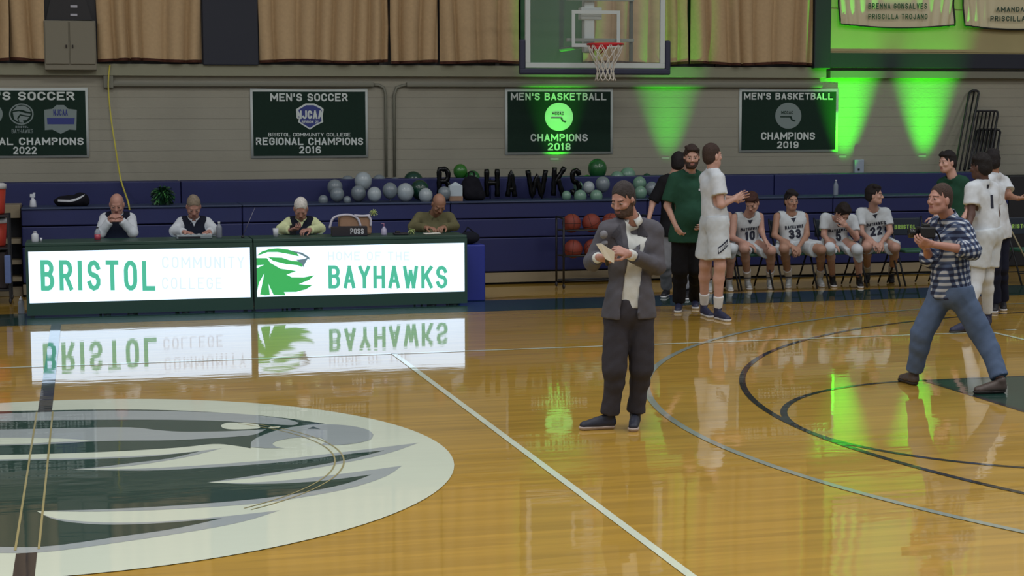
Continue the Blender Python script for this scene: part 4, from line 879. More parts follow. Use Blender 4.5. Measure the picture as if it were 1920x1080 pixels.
def jacket():
    S_ = SDF(.03); torso_prims(S_, P, .014); S_.wr = .003; g = 1.0
    for q in (-1, 1): S_.cone(pel+rt*q*.06+up*.10, pel+rt*q*.080-up*.10, .112, .130, bf, 1.0, k=.05)
    S_.trim(ball_cut(P['neck']+up*.045+bf*.03, .085)); S_.trim(opening)
    S_.cone(lerp(P['neck'], P['s0'], .6), P['s0']-up*.01, .055, .064, k=.03); S_.cone(lerp(P['neck'], P['s1'], .6), P['s1']-up*.01, .055, .064, k=.03)
    for sd in (0, 1): arm_prims(S_, P, sd, .017, 0, 1.86, .004)
    S_.cut(plane_cut(pel-up*.035, -up))
    for sd in (0, 1):
        b, c = P['e%d' % sd], P['w%d' % sd]; p_, d_ = lerp(b, c, .84), nz(c-b)
        S_.cut((lambda pc, cp: (lambda X, Y_, Z: np.minimum(pc(X, Y_, Z), .08-np.sqrt((X-cp[0])**2+(Y_-cp[1])**2+(Z-cp[2])**2)).astype(np.float32)))(plane_cut(p_, d_), p_+d_*.05))
    return S_.mesh(.010)
V, Q = jacket(); jk = add_part('jacket', (V, Q), SUIT, root)
for q in (-1, 1):          # lapels
    outline_patch(root, V, Q, [(q*.065, .0), (q*.110, -.06), (q*.128, -.085), (q*.098, -.10), (q*.045, -.235), (q*.034, -.235), (q*.050, -.12)], P['neck']-ZA*.015+rtr*.012, rtr, ZA, bfr, fabric('grey_lapel', (70, 70, 78)), 'lapel', .007)
for sd in (0, 1): shoe(P, sd, mat('dark_blue_shoe', (30, 34, 50), rough=.6), mat('shoe_sole_pink', (176, 160, 150), rough=.6), root, L=.29)
mc = P
collar(P, root, fabric('cream_shirt', (200, 203, 200)), bfr)
# microphone and papers
hb = np.array(P['w1'])+nz(P['h1']['d'])*.085
t = thing('microphone', 'black handheld microphone with grey mesh ball held by the suited man', 'microphone', atY(1131, 455, Y-.36))
m0 = atY(1132, 440, Y-.36); m1 = atY(1138, 490, Y-.33); mb = MB(); mb.tube([lerp(m0, m1, .32), lerp(m0, m1, .6), lerp(m0, m1, 1.15)], [.017, .0135, .011], 14); mb.build('handle', mat('mic_black', (20, 20, 24), rough=.4), t, True)
mb = MB(); mb.sphere(m0+(0, 0, -.0), .026, 16, 12, (1, 1, 1.08)); mb.tube([lerp(m0, m1, .26), lerp(m0, m1, .36)], .0205, 14); mb.build('grille', mat('mic_mesh', (128, 128, 134), rough=.45, metal=.5, bump=.6, bscale=600), t, True)
t = thing('paper_notes', 'folded white paper notes held by the suited man', 'papers', atY(1135, 475, Y-.30))
A, B_, C_, D = atY(1118, 457, Y-.375), atY(1127, 456, Y-.385), atY(1152, 472, Y-.36), atY(1151, 492, Y-.34); E_ = atY(1135, 484, Y-.36)
for k in range(2):
    mb = MB(); o = np.array([0, -.004*k, -.004*k]); top = [A+o, B_+o, C_+o, D+o, E_+o]; bot = [q+(0, .002, -.002) for q in top]; mb.add(top+bot, [(0, 1, 2, 3, 4), (9, 8, 7, 6, 5)]+[(i, i+5, (i+1) % 5+5, (i+1) % 5) for i in range(5)]); mb.build('sheet', mat('paper_white', (226, 224, 214), rough=.8), t)

# ---- photographer
Y = 1.42
P = J(Y, head=(1762, 374, -.05), neck=(1778, 408, 0), s0=(1760, 422, .16), s1=(1806, 430, -.16), e0=(1742, 484, .10), e1=(1822, 470, -.26), w0=(1737, 466, -.02), w1=(1748, 458, -.25),
      p0=(1768, 548, .08), p1=(1798, 548, -.08), k0=(1728, 626, .10), k1=(1843, 632, -.14), a0=(1716, 697, .12), a1=(1872, 708, -.22))
P['a0'] = fl(1713, 722); P['a0'][2] = .09; P['a1'] = fl(1876, 737); P['a1'][2] = .095; P['t0'] = fl(1668, 708); P['t1'] = fl(1850, 738)
P.update(s=.98, girth=1.12, armg=1.08, legg=1.05, fdir=np.array([-.95, -.28, .10]), h0=dict(d=(-.8, -.2, .45), n=(.1, -.5, .75), side=1, curl=.5), h1=dict(d=(-.95, .12, .25), n=(-.1, .6, .5), side=-1, curl=.6))
root = build_person('photographer in blue plaid shirt and jeans striding left with a camera', P, 'ruddy', (62, 46, 40), 'short', h=.010, hh=.0045)
m = bpy.data.materials.new('blue_plaid'); m.use_nodes = True; nt = m.node_tree; b = nt.nodes['Principled BSDF']; b.inputs['Roughness'].default_value = .9; tc = nt.nodes.new('ShaderNodeTexCoord')
mp = nt.nodes.new('ShaderNodeMapping'); mp.inputs['Rotation'].default_value = (0, .16, .3); nt.links.new(tc.outputs['Object'], mp.inputs[0]); sx = nt.nodes.new('ShaderNodeSeparateXYZ'); nt.links.new(mp.outputs[0], sx.inputs[0])
def band(out, sc, ph):
    a = nt.nodes.new('ShaderNodeMath'); a.operation = 'MULTIPLY_ADD'; a.inputs[1].default_value = sc; a.inputs[2].default_value = ph; nt.links.new(out, a.inputs[0])
    c = nt.nodes.new('ShaderNodeMath'); c.operation = 'SINE'; nt.links.new(a.outputs[0], c.inputs[0]); d = nt.nodes.new('ShaderNodeMath'); d.operation = 'MULTIPLY_ADD'; d.inputs[1].default_value = 1.6; d.inputs[2].default_value = .35; d.use_clamp = True; nt.links.new(c.outputs[0], d.inputs[0]); return d
ad = nt.nodes.new('ShaderNodeMath'); ad.operation = 'ADD'; xx = nt.nodes.new('ShaderNodeMath'); xx.operation = 'ADD'; nt.links.new(sx.outputs[0], xx.inputs[0]); nt.links.new(sx.outputs[1], xx.inputs[1])
nt.links.new(band(xx.outputs[0], 135, 0).outputs[0], ad.inputs[0]); nt.links.new(band(sx.outputs[2], 135, 1).outputs[0], ad.inputs[1])
ml = nt.nodes.new('ShaderNodeMath'); ml.operation = 'MULTIPLY'; ml.inputs[1].default_value = .5; nt.links.new(ad.outputs[0], ml.inputs[0]); rp = nt.nodes.new('ShaderNodeValToRGB'); e = rp.color_ramp.elements; e[0].position = .1; e[0].color = (*lin((26, 34, 62)), 1); e[1].position = .95; e[1].color = (*lin((176, 182, 190)), 1); q = e.new(.5); q.color = (*lin((70, 84, 112)), 1)
nt.links.new(ml.outputs[0], rp.inputs[0]); nt.links.new(rp.outputs[0], b.inputs['Base Color']); PLAID = m
o, V, Q = shirt(P, root, PLAID, sleeve=1.35, i=.020, hem=.045, neckr=.068, wr=.005, flare=.012, h=.010)
pel, up, rt, bf = body_frame(P)
collar(P, root, PLAID, bf)
trousers(P, root, fabric('blue_denim', (80, 96, 122)), f1=1.92, i=.014, flare=.016, h=.010)
for sd in (0, 1): shoe(P, sd, mat('brown_leather', (74, 62, 56), rough=.5), mat('dark_sole', (40, 34, 32), rough=.6), root, L=.29)
t = thing('camera', 'black camera held at chest height by the plaid shirted photographer', 'camera', atY(1730, 455, Y-.14))
c0 = atY(1733, 436, Y-.13); mb = MB(); mb.box(c0+(-.055, -.05, -.045), c0+(.075, .05, .045), .012); mb.box(c0+(-.02, -.025, .04), c0+(.04, .025, .068), .008); mb.build('camera_body', mat('camera_black', (20, 22, 24), rough=.45), t)
mb = MB(); mb.tube([c0+(-.05, 0, -.002), c0+(-.085, 0, -.002), c0+(-.09, 0, -.002), c0+(-.125, 0, -.002)], [.032, .032, .037, .037], 18); mb.build('lens', mat('lens_black', (14, 16, 18), rough=.3), t, True)
mb = MB(); mb.tube(smoothline([c0+(.07, -.03, .03), c0+(.12, -.02, -.04), c0+(.14, 0, -.12), c0+(.1, .03, -.08), c0+(.07, .03, .03)], 5), .006, 6); mb.build('strap', BLKF, t, True)

# ---- coach in green
Y = 6.95
P = J(Y, head=(1297, 295, -.08), neck=(1293, 322, 0), s0=(1265, 336, 0), s1=(1318, 336, .04), e0=(1251, 386, 0), e1=(1322, 386, .06), w0=(1268, 426, -.12), w1=(1316, 412, -.16),
      p0=(1277, 440, 0), p1=(1303, 440, 0), k0=(1275, 505, 0), k1=(1306, 503, 0), a0=(1272, 572, .0), a1=(1302, 570, .1))
for q, xx_, yy_ in (('0', 1273, 583), ('1', 1303, 576)): P['a'+q] = fl(xx_, yy_); P['a'+q][2] = .09
P['t0'] = fl(1268, 592); P['t1'] = fl(1306, 586)
P.update(s=1.02, girth=1.16, belly=.03, fdir=np.array([-.25, -.95, -.05]), beard=(64, 50, 46), h0=dict(d=(.5, -.2, -.8), n=(.6, .3, .2), side=1, curl=.7), h1=dict(d=(-.3, -.5, -.5), n=(-.6, .3, .2), side=-1, curl=.5))
root = build_person('bearded coach in green polo and black trousers behind the standing player', P, 'fair', (50, 38, 34), 'full', h=.012, hh=.006)
o, V, Q = shirt(P, root, GRNF, sleeve=.85, i=.022, hem=.08, flare=.016, vneck=.02)
pel, up, rt, bf = body_frame(P); outline_patch(root, V, Q, [(-.012, -.01), (.012, -.01), (.012, .012), (-.012, .012)], lerp(P['neck'], pel, .28)+rt*.07, rt, up, bf, WHITE, 'chest_logo')
trousers(P, root, BLKF, f1=1.95, i=.016, flare=.02)
for sd in (0, 1): shoe(P, sd, SNK, SOLE, root)

# ---- person in black behind the coach
Y = 8.35
P = J(Y, head=(1272, 306, 0), neck=(1264, 328, 0), s0=(1244, 340, .0), s1=(1290, 340, .05), e0=(1224, 380, 0), e1=(1298, 385, 0), w0=(1216, 412, -.12), w1=(1290, 415, -.1),
      p0=(1250, 432, 0), p1=(1274, 432, 0), k0=(1246, 494, 0), k1=(1282, 494, 0), a0=(1246, 550, 0), a1=(1286, 550, 0))
for q, xx_, yy_ in (('0', 1250, 556), ('1', 1290, 560)): P['a'+q] = fl(xx_, yy_); P['a'+q][2] = .09
P['t0'] = fl(1238, 562); P['t1'] = fl(1284, 566)
P.update(s=.98, fdir=np.array([.5, .8, -.1]), h0=dict(d=(-.2, -.3, -.9), n=(.6, -.3, 0), side=1, curl=.5), h1=dict(d=(-.1, -.3, -.9), n=(-.6, -.3, 0), side=-1, curl=.5))
root = build_person('dark haired person in black top mostly hidden behind the green coach', P, 'fair', (26, 22, 24), 'full', h=.013, hh=.007)
shirt(P, root, BLKF, sleeve=.95, i=.016, hem=.07, flare=.014, h=.012)
trousers(P, root, fabric('grey_sweatpants', (120, 122, 128)), f1=1.93, i=.014, flare=.018, h=.012)
for sd in (0, 1): shoe(P, sd, SNB, SOLE, root)

# ---- standing player seen from behind, turned right
Y = 6.25
P = J(Y, head=(1336, 292, .0), neck=(1337, 318, 0), s1=(1324, 335, .10), s0=(1346, 335, -.14), e1=(1352, 372, .18), e0=(1352, 384, -.20), w1=(1376, 372, .12), w0=(1376, 374, -.04),
      p1=(1334, 418, .08), p0=(1345, 418, -.08), k1=(1322, 496, .16), k0=(1350, 498, -.12), a1=(1320, 564, 0), a0=(1345, 570, 0))
P['a1'] = fl(1320, 592); P['a1'][2] = .10; P['a0'] = fl(1346, 599); P['a0'][2] = .10; P['t1'] = fl(1338, 598); P['t0'] = fl(1378, 606)
P.update(s=1.03, barelegs=1, girth=.98, fdir=np.array([.93, .30, .05]), h0=dict(d=(.9, .2, .35), n=(0, .9, .1), side=1, curl=.35, spread=.2), h1=dict(d=(.9, -.2, .35), n=(0, -.9, .1), side=-1, curl=.35, spread=.2))
root = build_person('tall player in white uniform standing and clapping, facing right', P, 'pale', (58, 44, 38), 'short', h=.011, hh=.0055)
o, V, Q = shirt(P, root, WHITE, sleeve=.62, i=.018, hem=.02, flare=.02)
pel, up, rt, bf = body_frame(P)
o, V, Q = trousers(P, root, WHITE2, f1=.84, i=.024, flare=.035, waist=.08, name='shorts')
cdir = np.array([.25, -.97, 0]); crt = nz(np.cross(ZA, cdir)); pp = atY(1354, 463, Y-.2)
outline_patch(root, V, Q, [(-.055, -.075), (.06, .015), (.06, .085), (-.055, -.005)], pp, crt, ZA, cdir, INK, 'shorts_panel'); 
bvhV, bvhQ = V, Q
lt = lettering(root, V, Q, 'BRISTOL', pp+ZA*.005, nz(crt+ZA*.78), ZA, cdir, .038, WHITE, W=.13, t=.2); lt.location = tuple(np.array(lt.location)+cdir*.004)
for sd in (0, 1): sleeve_of_leg(P, root, WSOCK, sd, 1.68, 1.95, 'sock'); shoe(P, sd, SNK, SOLE, root, high=True, L=.30)

# ---- folding chairs
CHG = mat('green_seat', (38, 84, 66), rough=.6); CHM = mat('chair_dark_steel', (26, 28, 32), rough=.45, metal=.4); CHB = mat('chair_back_navy', (22, 34, 48), rough=.6)
CHL = mat('chair_print', (150, 190, 90), rough=.7)
def make_chair(x, y, label, rz=0.):
    t = thing('folding_chair', label, 'chair', (x, y, 0), 'team folding chairs in a row')
    mb = MB(); mb.box((x-.21, y-.20, .425), (x+.21, y+.20, .46), .012); mb.build('seat', CHG, t)
    mb = MB(); mb.box((x-.21, y+.225, .62), (x+.21, y+.25, .84), .01); bk = mb.build('backrest', CHB, t)
    mb = MB(); letter_mesh(mb, 'BRISTOL', (x, y+.2235, .70), XA, ZA, W=.3, h=.055, t=.2); mb.build('lettering', CHL, bk)
    for q in (-.225, .225):
        mb = MB(); mb.tube([(x+q, y-.26, .012), (x+q, y-.02, .44), (x+q, y+.22, .80), (x+q, y+.235, .86)], .012, 8); mb.build('leg', CHM, t, True)
        mb = MB(); mb.tube([(x+q*.88, y+.30, .012), (x+q*.88, y+.02, .43)], .011, 8); mb.build('leg', CHM, t, True)
    for z, yy in ((.16, -.18), (.14, .23)): mb = MB(); mb.tube([(x-.21, y+yy, z), (x+.21, y+yy, z)], .008, 6); mb.build('crossbar', CHM, t, True)
    return t
def dup(root, loc, label):
    r = root.copy(); COL.objects.link(r); r.location = loc; r['label'] = label
    for ch in list(root.children):
        c = ch.copy(); COL.objects.link(c); c.parent = r
        for g in ch.children: d = g.copy(); COL.objects.link(d); d.parent = c
    return r
YC = 9.12
def seatx(px): return float(atY(px, 460, YC)[0])
ch0 = make_chair(seatx(1404), YC, 'folding chair under the leaning player number 10')
for px, lab in ((1345, 'folding chair half hidden behind the tall standing player'), (1486, 'folding chair under the upright player number 33'), (1571, 'folding chair under the bowed player number 5'), (1641, 'folding chair under player number 22'), (1712, 'empty green folding chair between player 22 and the photographer'), (1790, 'folding chair hidden behind the photographer')):
    dup(ch0, (seatx(px), YC, 0), lab)
dup(ch0, (seatx(1904), YC-.3, 0), 'empty green folding chair at the right edge beside the mop')

# ---- seated players
def seated(label, num, head, neck, s0, s1, e0, e1, w0, w1, p, k0, k1, a0, a1, t0, t1, fdir, h0, h1, hair, hstyle, skin='fair', sleeve=0., tights=(), word=True, dy=0., shoes=(SNW, SOLE), slump=.03, hup=(0, 0, 1), sock=True, numh=.115, sc=.98, kz=None):
    Yp = YC+dy; Yk = YC-.40+dy
    P = dict(s=sc, slump=slump, barelegs=1, fdir=np.array(fdir, float), hup=hup, h0=h0, h1=h1)
    P['head'] = atY(head[0], head[1], Yp+head[2]); P['neck'] = atY(neck[0], neck[1], Yp+neck[2])
    P['s0'] = atY(s0[0], s0[1], Yp+neck[2]+.02); P['s1'] = atY(s1[0], s1[1], Yp+neck[2]+.02)
    P['e0'] = atY(e0[0], e0[1], Yp+e0[2]); P['e1'] = atY(e1[0], e1[1], Yp+e1[2]); P['w0'] = atY(w0[0], w0[1], Yp+w0[2]); P['w1'] = atY(w1[0], w1[1], Yp+w1[2])
    c = atY(p[0], p[1], Yp); cz = .555; P['p0'] = np.array([c[0]-.09, Yp, cz]); P['p1'] = np.array([c[0]+.09, Yp, cz])
    P['k0'] = atY(k0[0], k0[1], Yk); P['k1'] = atY(k1[0], k1[1], Yk)
    for q in '01': P['k'+q][2] = max(.47, min(.60, P['k'+q][2]))
    for q, a, t_ in (('0', a0, t0), ('1', a1, t1)):
        P['a'+q] = fl(*a); P['a'+q][2] = .10; P['t'+q] = fl(*t_)
    root = build_person(label, P, skin, hair, hstyle, h=.012, hh=.0065, group='basketball players seated on the bench')
    pel, up, rt, bf = body_frame(P)
    o, V, Q = shirt(P, root, WHITE2, sleeve=sleeve, i=.007 if sleeve else .014, hem=.02, neckr=.082, vneck=.05 if not sleeve else .03, flare=.015, h=.012)
    if word:
        cc = lerp(P['neck'], pel, .40); lettering(root, V, Q, 'BAYHAWKS', cc, rt, up, bf, .045, INK, W=.24, t=.2)
    if num: lettering(root, V, Q, num, lerp(P['neck'], pel, .62), rt, up, bf, numh, INK, t=.24, aspect=.62, name='number')
    outline_patch(root, V, Q, [(-.035, .0), (.035, .0), (0, -.055)], lerp(P['neck'], pel, .12)+up*.0, rt, up, bf, INK, 'collar_badge')
    trousers(P, root, WHITE2, f1=.78, i=.022, flare=.03, waist=.06, name='shorts', h=.012)
    for sd in (0, 1):
        if sd in tights: sleeve_of_leg(P, root, WHITE, sd, .86, 1.86, 'leg_sleeve')
        elif sock: sleeve_of_leg(P, root, WSOCK, sd, 1.66, 1.94, 'sock')
        shoe(P, sd, shoes[0], shoes[1], root, high=True, L=.29)
    return P
dn = lambda n=(0, .3, -.9), **k: dict(n=n, **k)
seated('player number 10 on the bench, leaning over with head turned down left', '10', (1410, 380, -.26), (1403, 402, -.12), (1377, 408), (1425, 406), (1373, 446, -.16), (1428, 434, -.14), (1400, 456, -.38), (1434, 450, -.36), (1402, 462),
       (1396, 466), (1446, 470), (1402, 541), (1443, 540), (1416, 554), (1452, 553), (-.55, -.65, -.55), dict(d=(.5, -.3, -.3), n=(0, .2, -1), side=1, curl=.4), dict(d=(.3, -.5, -.6), n=(-.2, .2, -1), side=-1, curl=.5), (62, 36, 30), 'full', slump=.05)
seated('player number 33 on the bench sitting upright, hands between his knees', '33', (1484, 376, -.08), (1483, 400, -.04), (1457, 406), (1509, 406), (1452, 441, -.08), (1513, 440, -.08), (1485, 462, -.34), (1497, 464, -.34), (1485, 460),
       (1470, 466), (1540, 468), (1479, 538), (1537, 536), (1474, 551), (1557, 549), (0, -1, -.05), dict(d=(.6, -.5, -.5), n=(.2, .3, -.8), side=1, curl=.6), dict(d=(-.6, -.5, -.5), n=(-.2, .3, -.8), side=-1, curl=.6), (30, 26, 28), 'curly', 'olive', slump=.0)
seated('player number 5 on the bench, head bowed into one hand', '5', (1580, 400, -.30), (1570, 410, -.12), (1546, 408), (1599, 410), (1545, 441, -.12), (1606, 446, -.20), (1556, 457, -.36), (1587, 424, -.38), (1568, 460),
       (1556, 464), (1608, 468), (1561, 536), (1611, 538), (1576, 550), (1624, 550), (.10, -.72, -.70), dict(d=(.6, -.4, -.3), n=(0, .2, -1), side=1, curl=.4), dict(d=(-.5, .0, .5), n=(-.3, .6, .3), side=-1, curl=.5), (34, 26, 24), 'curly', 'fair', sleeve=.66, tights=(0, 1), shoes=(SNB, SOLE), slump=.06)
seated('player number 22 on the bench, elbows on knees, looking right', '22', (1640, 366, -.20), (1637, 392, -.10), (1613, 398), (1662, 398), (1615, 436, -.16), (1669, 434, -.16), (1638, 455, -.38), (1652, 456, -.38), (1640, 459),
       (1625, 462), (1679, 464), (1626, 528), (1671, 528), (1621, 538), (1674, 539), (.80, -.55, .05), dict(d=(.5, -.5, -.5), n=(.2, .4, -.8), side=1, curl=.6), dict(d=(-.5, -.5, -.5), n=(-.2, .4, -.8), side=-1, curl=.6), (30, 24, 24), 'curly', 'fair', sleeve=.66, shoes=(SNB, SNB), dy=.05, slump=.05)
seated('bench player with white leg sleeves hidden behind the tall standing player', None, (1341, 372, -.10), (1341, 398, -.06), (1316, 404), (1366, 404), (1312, 440, -.1), (1368, 440, -.1), (1330, 458, -.34), (1352, 458, -.34), (1342, 460),
       (1326, 466), (1372, 466), (1330, 546), (1367, 544), (1330, 556), (1378, 555), (0, -1, -.1), dict(d=(.5, -.5, -.5), n=(.2, .3, -.8), side=1, curl=.6), dict(d=(-.5, -.5, -.5), n=(-.2, .3, -.8), side=-1, curl=.6), (40, 32, 30), 'short', word=False, tights=(0, 1), slump=.02)

# ---- right hand group
Y = 7.35
P = J(Y, head=(1776, 304, 0), neck=(1786, 332, 0), s0=(1768, 345, .12), s1=(1806, 342, -.10), e0=(1764, 388, .1), e1=(1818, 388, -.1), w0=(1752, 410, -.05), w1=(1800, 420, -.22),
      p0=(1782, 440, .06), p1=(1798, 440, -.06), k0=(1781, 500, 0), k1=(1800, 500, 0), a0=(1780, 560, 0), a1=(1800, 560, 0))
for q, xx_ in (('0', 1786), ('1', 1806)): P['a'+q] = fl(xx_, 570); P['a'+q][2] = .09; P['t'+q] = fl(xx_-18, 572)
P.update(s=1.0, fdir=np.array([-.96, -.22, -.05]), h0=dict(d=(-.6, -.3, -.6), n=(.2, .9, 0), side=1, curl=.5), h1=dict(d=(-.4, -.3, -.8), n=(-.2, .9, 0), side=-1, curl=.5))
root = build_person('dark haired young man in green shirt behind the photographer, facing left', P, 'pale', (26, 22, 24), 'full', h=.012, hh=.006)
shirt(P, root, GRNF, sleeve=.8, i=.022, hem=.10, flare=.014); trousers(P, root, NVY, i=.014)
for sd in (0, 1): shoe(P, sd, SNB, SOLE, root)
Y = 4.75
P = J(Y, head=(1838, 313, .0), neck=(1843, 340, 0), s1=(1822, 354, -.08), s0=(1861, 354, .12), e1=(1821, 402, -.12), e0=(1868, 402, .14), w1=(1812, 438, -.20), w0=(1862, 440, .10),
      p1=(1844, 440, -.08), p0=(1858, 440, .06), k1=(1832, 520, -.05), k0=(1850, 520, .06), a1=(1805, 608, .0), a0=(1848, 600, .0))
P['a1'] = fl(1810, 622); P['a1'][2] = .095; P['a0'] = fl(1852, 612); P['a0'][2] = .10; P['t1'] = fl(1774, 626); P['t0'] = fl(1842, 620)
P.update(s=.99, fdir=np.array([-.55, .82, -.05]), h1=dict(d=(-.2, -.1, -.9), n=(.8, 0, 0), side=1, curl=.5), h0=dict(d=(-.1, -.2, -.9), n=(-.8, 0, 0), side=1, curl=.5))
root = build_person('dark skinned player in white number 1 shirt with his back turned', P, 'brown', (24, 20, 20), 'curly', h=.011, hh=.006)
o, V, Q = shirt(P, root, WHITE, sleeve=.62, i=.018, hem=.05, flare=.018); pel, up, rt, bf = body_frame(P)
vd = nz(np.array([.1, -1, 0])); vr = nz(np.cross(ZA, vd))
lettering(root, V, Q, '1', atY(1861, 378, Y-.1), XA, ZA, -YA, .14, INK, t=.3, aspect=.5, name='number'); outline_patch(root, V, Q, [(-.018, -.02), (.02, -.02), (.02, .02), (-.018, .02)], atY(1856, 350, Y-.1), XA, ZA, -YA, INK, 'neck_badge')
trousers(P, root, WHITE2, f1=.75, i=.026, flare=.02, waist=.07, name='shorts')
for sd in (0, 1): sleeve_of_leg(P, root, WHITE, sd, .7, 1.9, 'leg_sleeve', .008); shoe(P, sd, SNK, mat('dark_sole', (40, 34, 32)), root, high=True)
Y = 6.1
P = J(Y, head=(1860, 303, .0), neck=(1864, 327, 0), s1=(1850, 340, -.10), s0=(1882, 342, .10), e1=(1850, 380, -.12), e0=(1893, 368, -.02), w1=(1850, 410, -.2), w0=(1908, 372, -.18),
      p1=(1860, 430, -.06), p0=(1876, 430, .06), k1=(1862, 500, -.05), k0=(1876, 500, .06), a1=(1862, 570, 0), a0=(1874, 570, 0))
P['a1'] = fl(1866, 584); P['a1'][2] = .09; P['a0'] = fl(1880, 580); P['a0'][2] = .09; P['t1'] = fl(1862, 592); P['t0'] = fl(1886, 592)
P.update(s=.99, fdir=np.array([.35, .85, -.1]), h1=dict(d=(0, -.2, -.9), n=(.8, 0, 0), side=1, curl=.5), h0=dict(d=(.95, -.2, .05), n=(.1, .2, .9), side=1, curl=.5))
root = build_person('player in white top and navy trousers at the far right, arm bent', P, 'tan', (26, 22, 24), 'curly', h=.012, hh=.006)
shirt(P, root, WHITE, sleeve=.62, i=.02, hem=.10, flare=.018); trousers(P, root, NVY, i=.014, flare=.018)
for sd in (0, 1): shoe(P, sd, SNB, SOLE, root)

# ---- table crew
VEST = fabric('navy_vest', (22, 26, 40)); TCH = mat('black_vinyl', (20, 20, 24), rough=.5)
def table_man(label, cx, head, neck, s0, s1, e0, e1, w0, w1, fdir, h0, h1, hair, hstyle, skin, shirt_m, vest=True, Y=9.3, girth=1.05, dn_=0., sc=1.):
    P = dict(s=sc, girth=girth, slump=.03, fdir=np.array(fdir, float), h0=h0, h1=h1, neck=atY(neck[0], neck[1], Y-.06), head=atY(head[0], head[1], Y+head[2]))
    for n, v in (('s0', s0), ('s1', s1), ('e0', e0), ('e1', e1), ('w0', w0), ('w1', w1)): P[n] = atY(v[0], v[1], Y+(v[2] if len(v) > 2 else -.04))
    x = float(atY(cx, 450, Y)[0]); P['p0'] = np.array([x-.09, Y, .56]); P['p1'] = np.array([x+.09, Y, .56]); P['k0'] = np.array([x-.13, Y-.40, .54]); P['k1'] = np.array([x+.13, Y-.40, .54])
    P['a0'] = np.array([x-.13, Y-.36, .09]); P['a1'] = np.array([x+.13, Y-.36, .09]); P['t0'] = P['a0']+(0, -.2, -.09); P['t1'] = P['a1']+(0, -.2, -.09)
    for q in ('e0', 'e1', 'w0', 'w1'): P[q][2] = max(P[q][2], .855)
    root = build_person(label, P, skin, hair, hstyle, h=.012, hh=.006, group='scorers seated behind the tables')
    pel, up, rt, bf = body_frame(P)
    shirt(P, root, shirt_m, sleeve=1.93, i=.014, hem=.0, neckr=.066, flare=.006, h=.011)
    if vest: shirt(P, root, VEST, sleeve=0, i=.026, hem=.0, neckr=.07, name='vest', vneck=.07)
    collar(P, root, shirt_m, bf)
    trousers(P, root, NVY, i=.012, waist=.03)
    for sd in (0, 1): shoe(P, sd, SNB, SNB, root)
    t = thing('office_chair', 'black chair under the '+label.split(' at the')[0].split(' behind')[0][:46].rsplit(' ', 1)[0], 'chair', (x, Y, 0), 'chairs behind the tables')
    mb = MB(); mb.box((x-.22, Y-.2, .40), (x+.22, Y+.22, .45), .015); mb.build('seat', TCH, t); mb = MB(); mb.box((x-.2, Y+.24, .52), (x+.2, Y+.27, .86), .01); mb.build('backrest', TCH, t)
    for q in (-.2, .2):
        mb = MB(); mb.tube([(x+q, Y-.18, .01), (x+q, Y-.18, .41)], .012, 8); mb.build('leg', CHM, t, True); mb = MB(); mb.tube([(x+q, Y+.255, .01), (x+q, Y+.255, .84)], .012, 8); mb.build('leg', CHM, t, True)
    return P
hd = lambda d, n, side, curl=.5: dict(d=d, n=n, side=side, curl=curl)
table_man('bald man in navy vest with chin on clasped hands at the left table', 219, (219, 383, -.16), (220, 403), (197, 410), (245, 410), (189, 441, -.28), (249, 441, -.28), (207, 413, -.34), (226, 412, -.34), (-.12, -.9, -.35), hd((.75, -.1, .5), (.3, .5, -.7), 1, .7), hd((-.75, -.1, .45), (-.3, .5, -.7), -1, .7), (150, 140, 130), 'fringe', 'ruddy', WHITE)
table_man('grey haired man in navy vest working a laptop at the left table', 363, (363, 387, -.16), (363, 411), (340, 418), (388, 418), (327, 438, -.2), (402, 438, -.2), (346, 441, -.40), (392, 440, -.42), (.0, -.8, -.55), hd((.6, -.5, -.1), (0, 0, -1), 1, .5), hd((-.4, -.6, -.1), (0, 0, -1), -1, .5), (128, 116, 100), 'short', 'ruddy', WHITE)
table_man('white haired man in navy vest looking at a phone behind the right table', 565, (564, 391, -.16), (564, 412), (542, 418), (588, 418), (527, 438, -.2), (601, 438, -.2), (545, 439, -.42), (580, 440, -.42), (-.1, -.75, -.6), hd((.5, -.5, .2), (.3, .1, .9), 1, .6), hd((-.6, -.5, .0), (-.1, .1, -.9), -1, .6), (206, 202, 196), 'short', 'ruddy', fabric('pale_yellow_shirt', (206, 214, 166)))
table_man('balding man in olive jacket bent over papers at the right table end', 815, (823, 382, -.26), (814, 404), (786, 408), (843, 408), (774, 438, -.16), (852, 438, -.16), (800, 441, -.42), (832, 441, -.42), (.08, -.72, -.68), hd((.5, -.6, 0), (0, 0, -1), 1, .5), hd((-.4, -.6, 0), (0, 0, -1), -1, .5), (70, 56, 48), 'fringe', 'tan', fabric('olive_jacket', (102, 98, 70)), vest=False, girth=1.12)

# ================================================================== BALLOONS AND LETTERS
BAL = {'white': mat('balloon_white', (150, 160, 164), rough=.3, spec=.6), 'grey': mat('balloon_grey', (112, 122, 128), rough=.3, spec=.6), 'mint': mat('balloon_mint', (104, 138, 120), rough=.3, spec=.6), 'green': mat('balloon_green', (28, 84, 40), rough=.25, spec=.6), 'dark green': mat('balloon_dark_green', (16, 56, 42), rough=.25, spec=.6), 'leaf green': mat('balloon_leaf_green', (44, 104, 34), rough=.25, spec=.6)}
def balloon(px, py, r, col, Yb, label):
    c = atY(px, py, Yb); rm = r*(Yb-CAM[1])*1.03/FPX; t = thing('balloon', label, 'balloon', (c[0], c[1], c[2]-rm*1.2), 'balloons along the bleacher ledge')
    mb = MB(); mb.sphere(c, rm, 22, 14, (1, 1, 1.04), tail=.12); mb.build('skin', BAL[col], t, True)
    mb = MB(); mb.lathe((c[0], c[1], c[2]-rm*1.04*1.12-.018), [(.010, 0), (.004, .010), (.009, .022)], 10); mb.build('knot', BAL[col], t, True)
L_, M_, H_ = 10.80, 11.04, 11.50
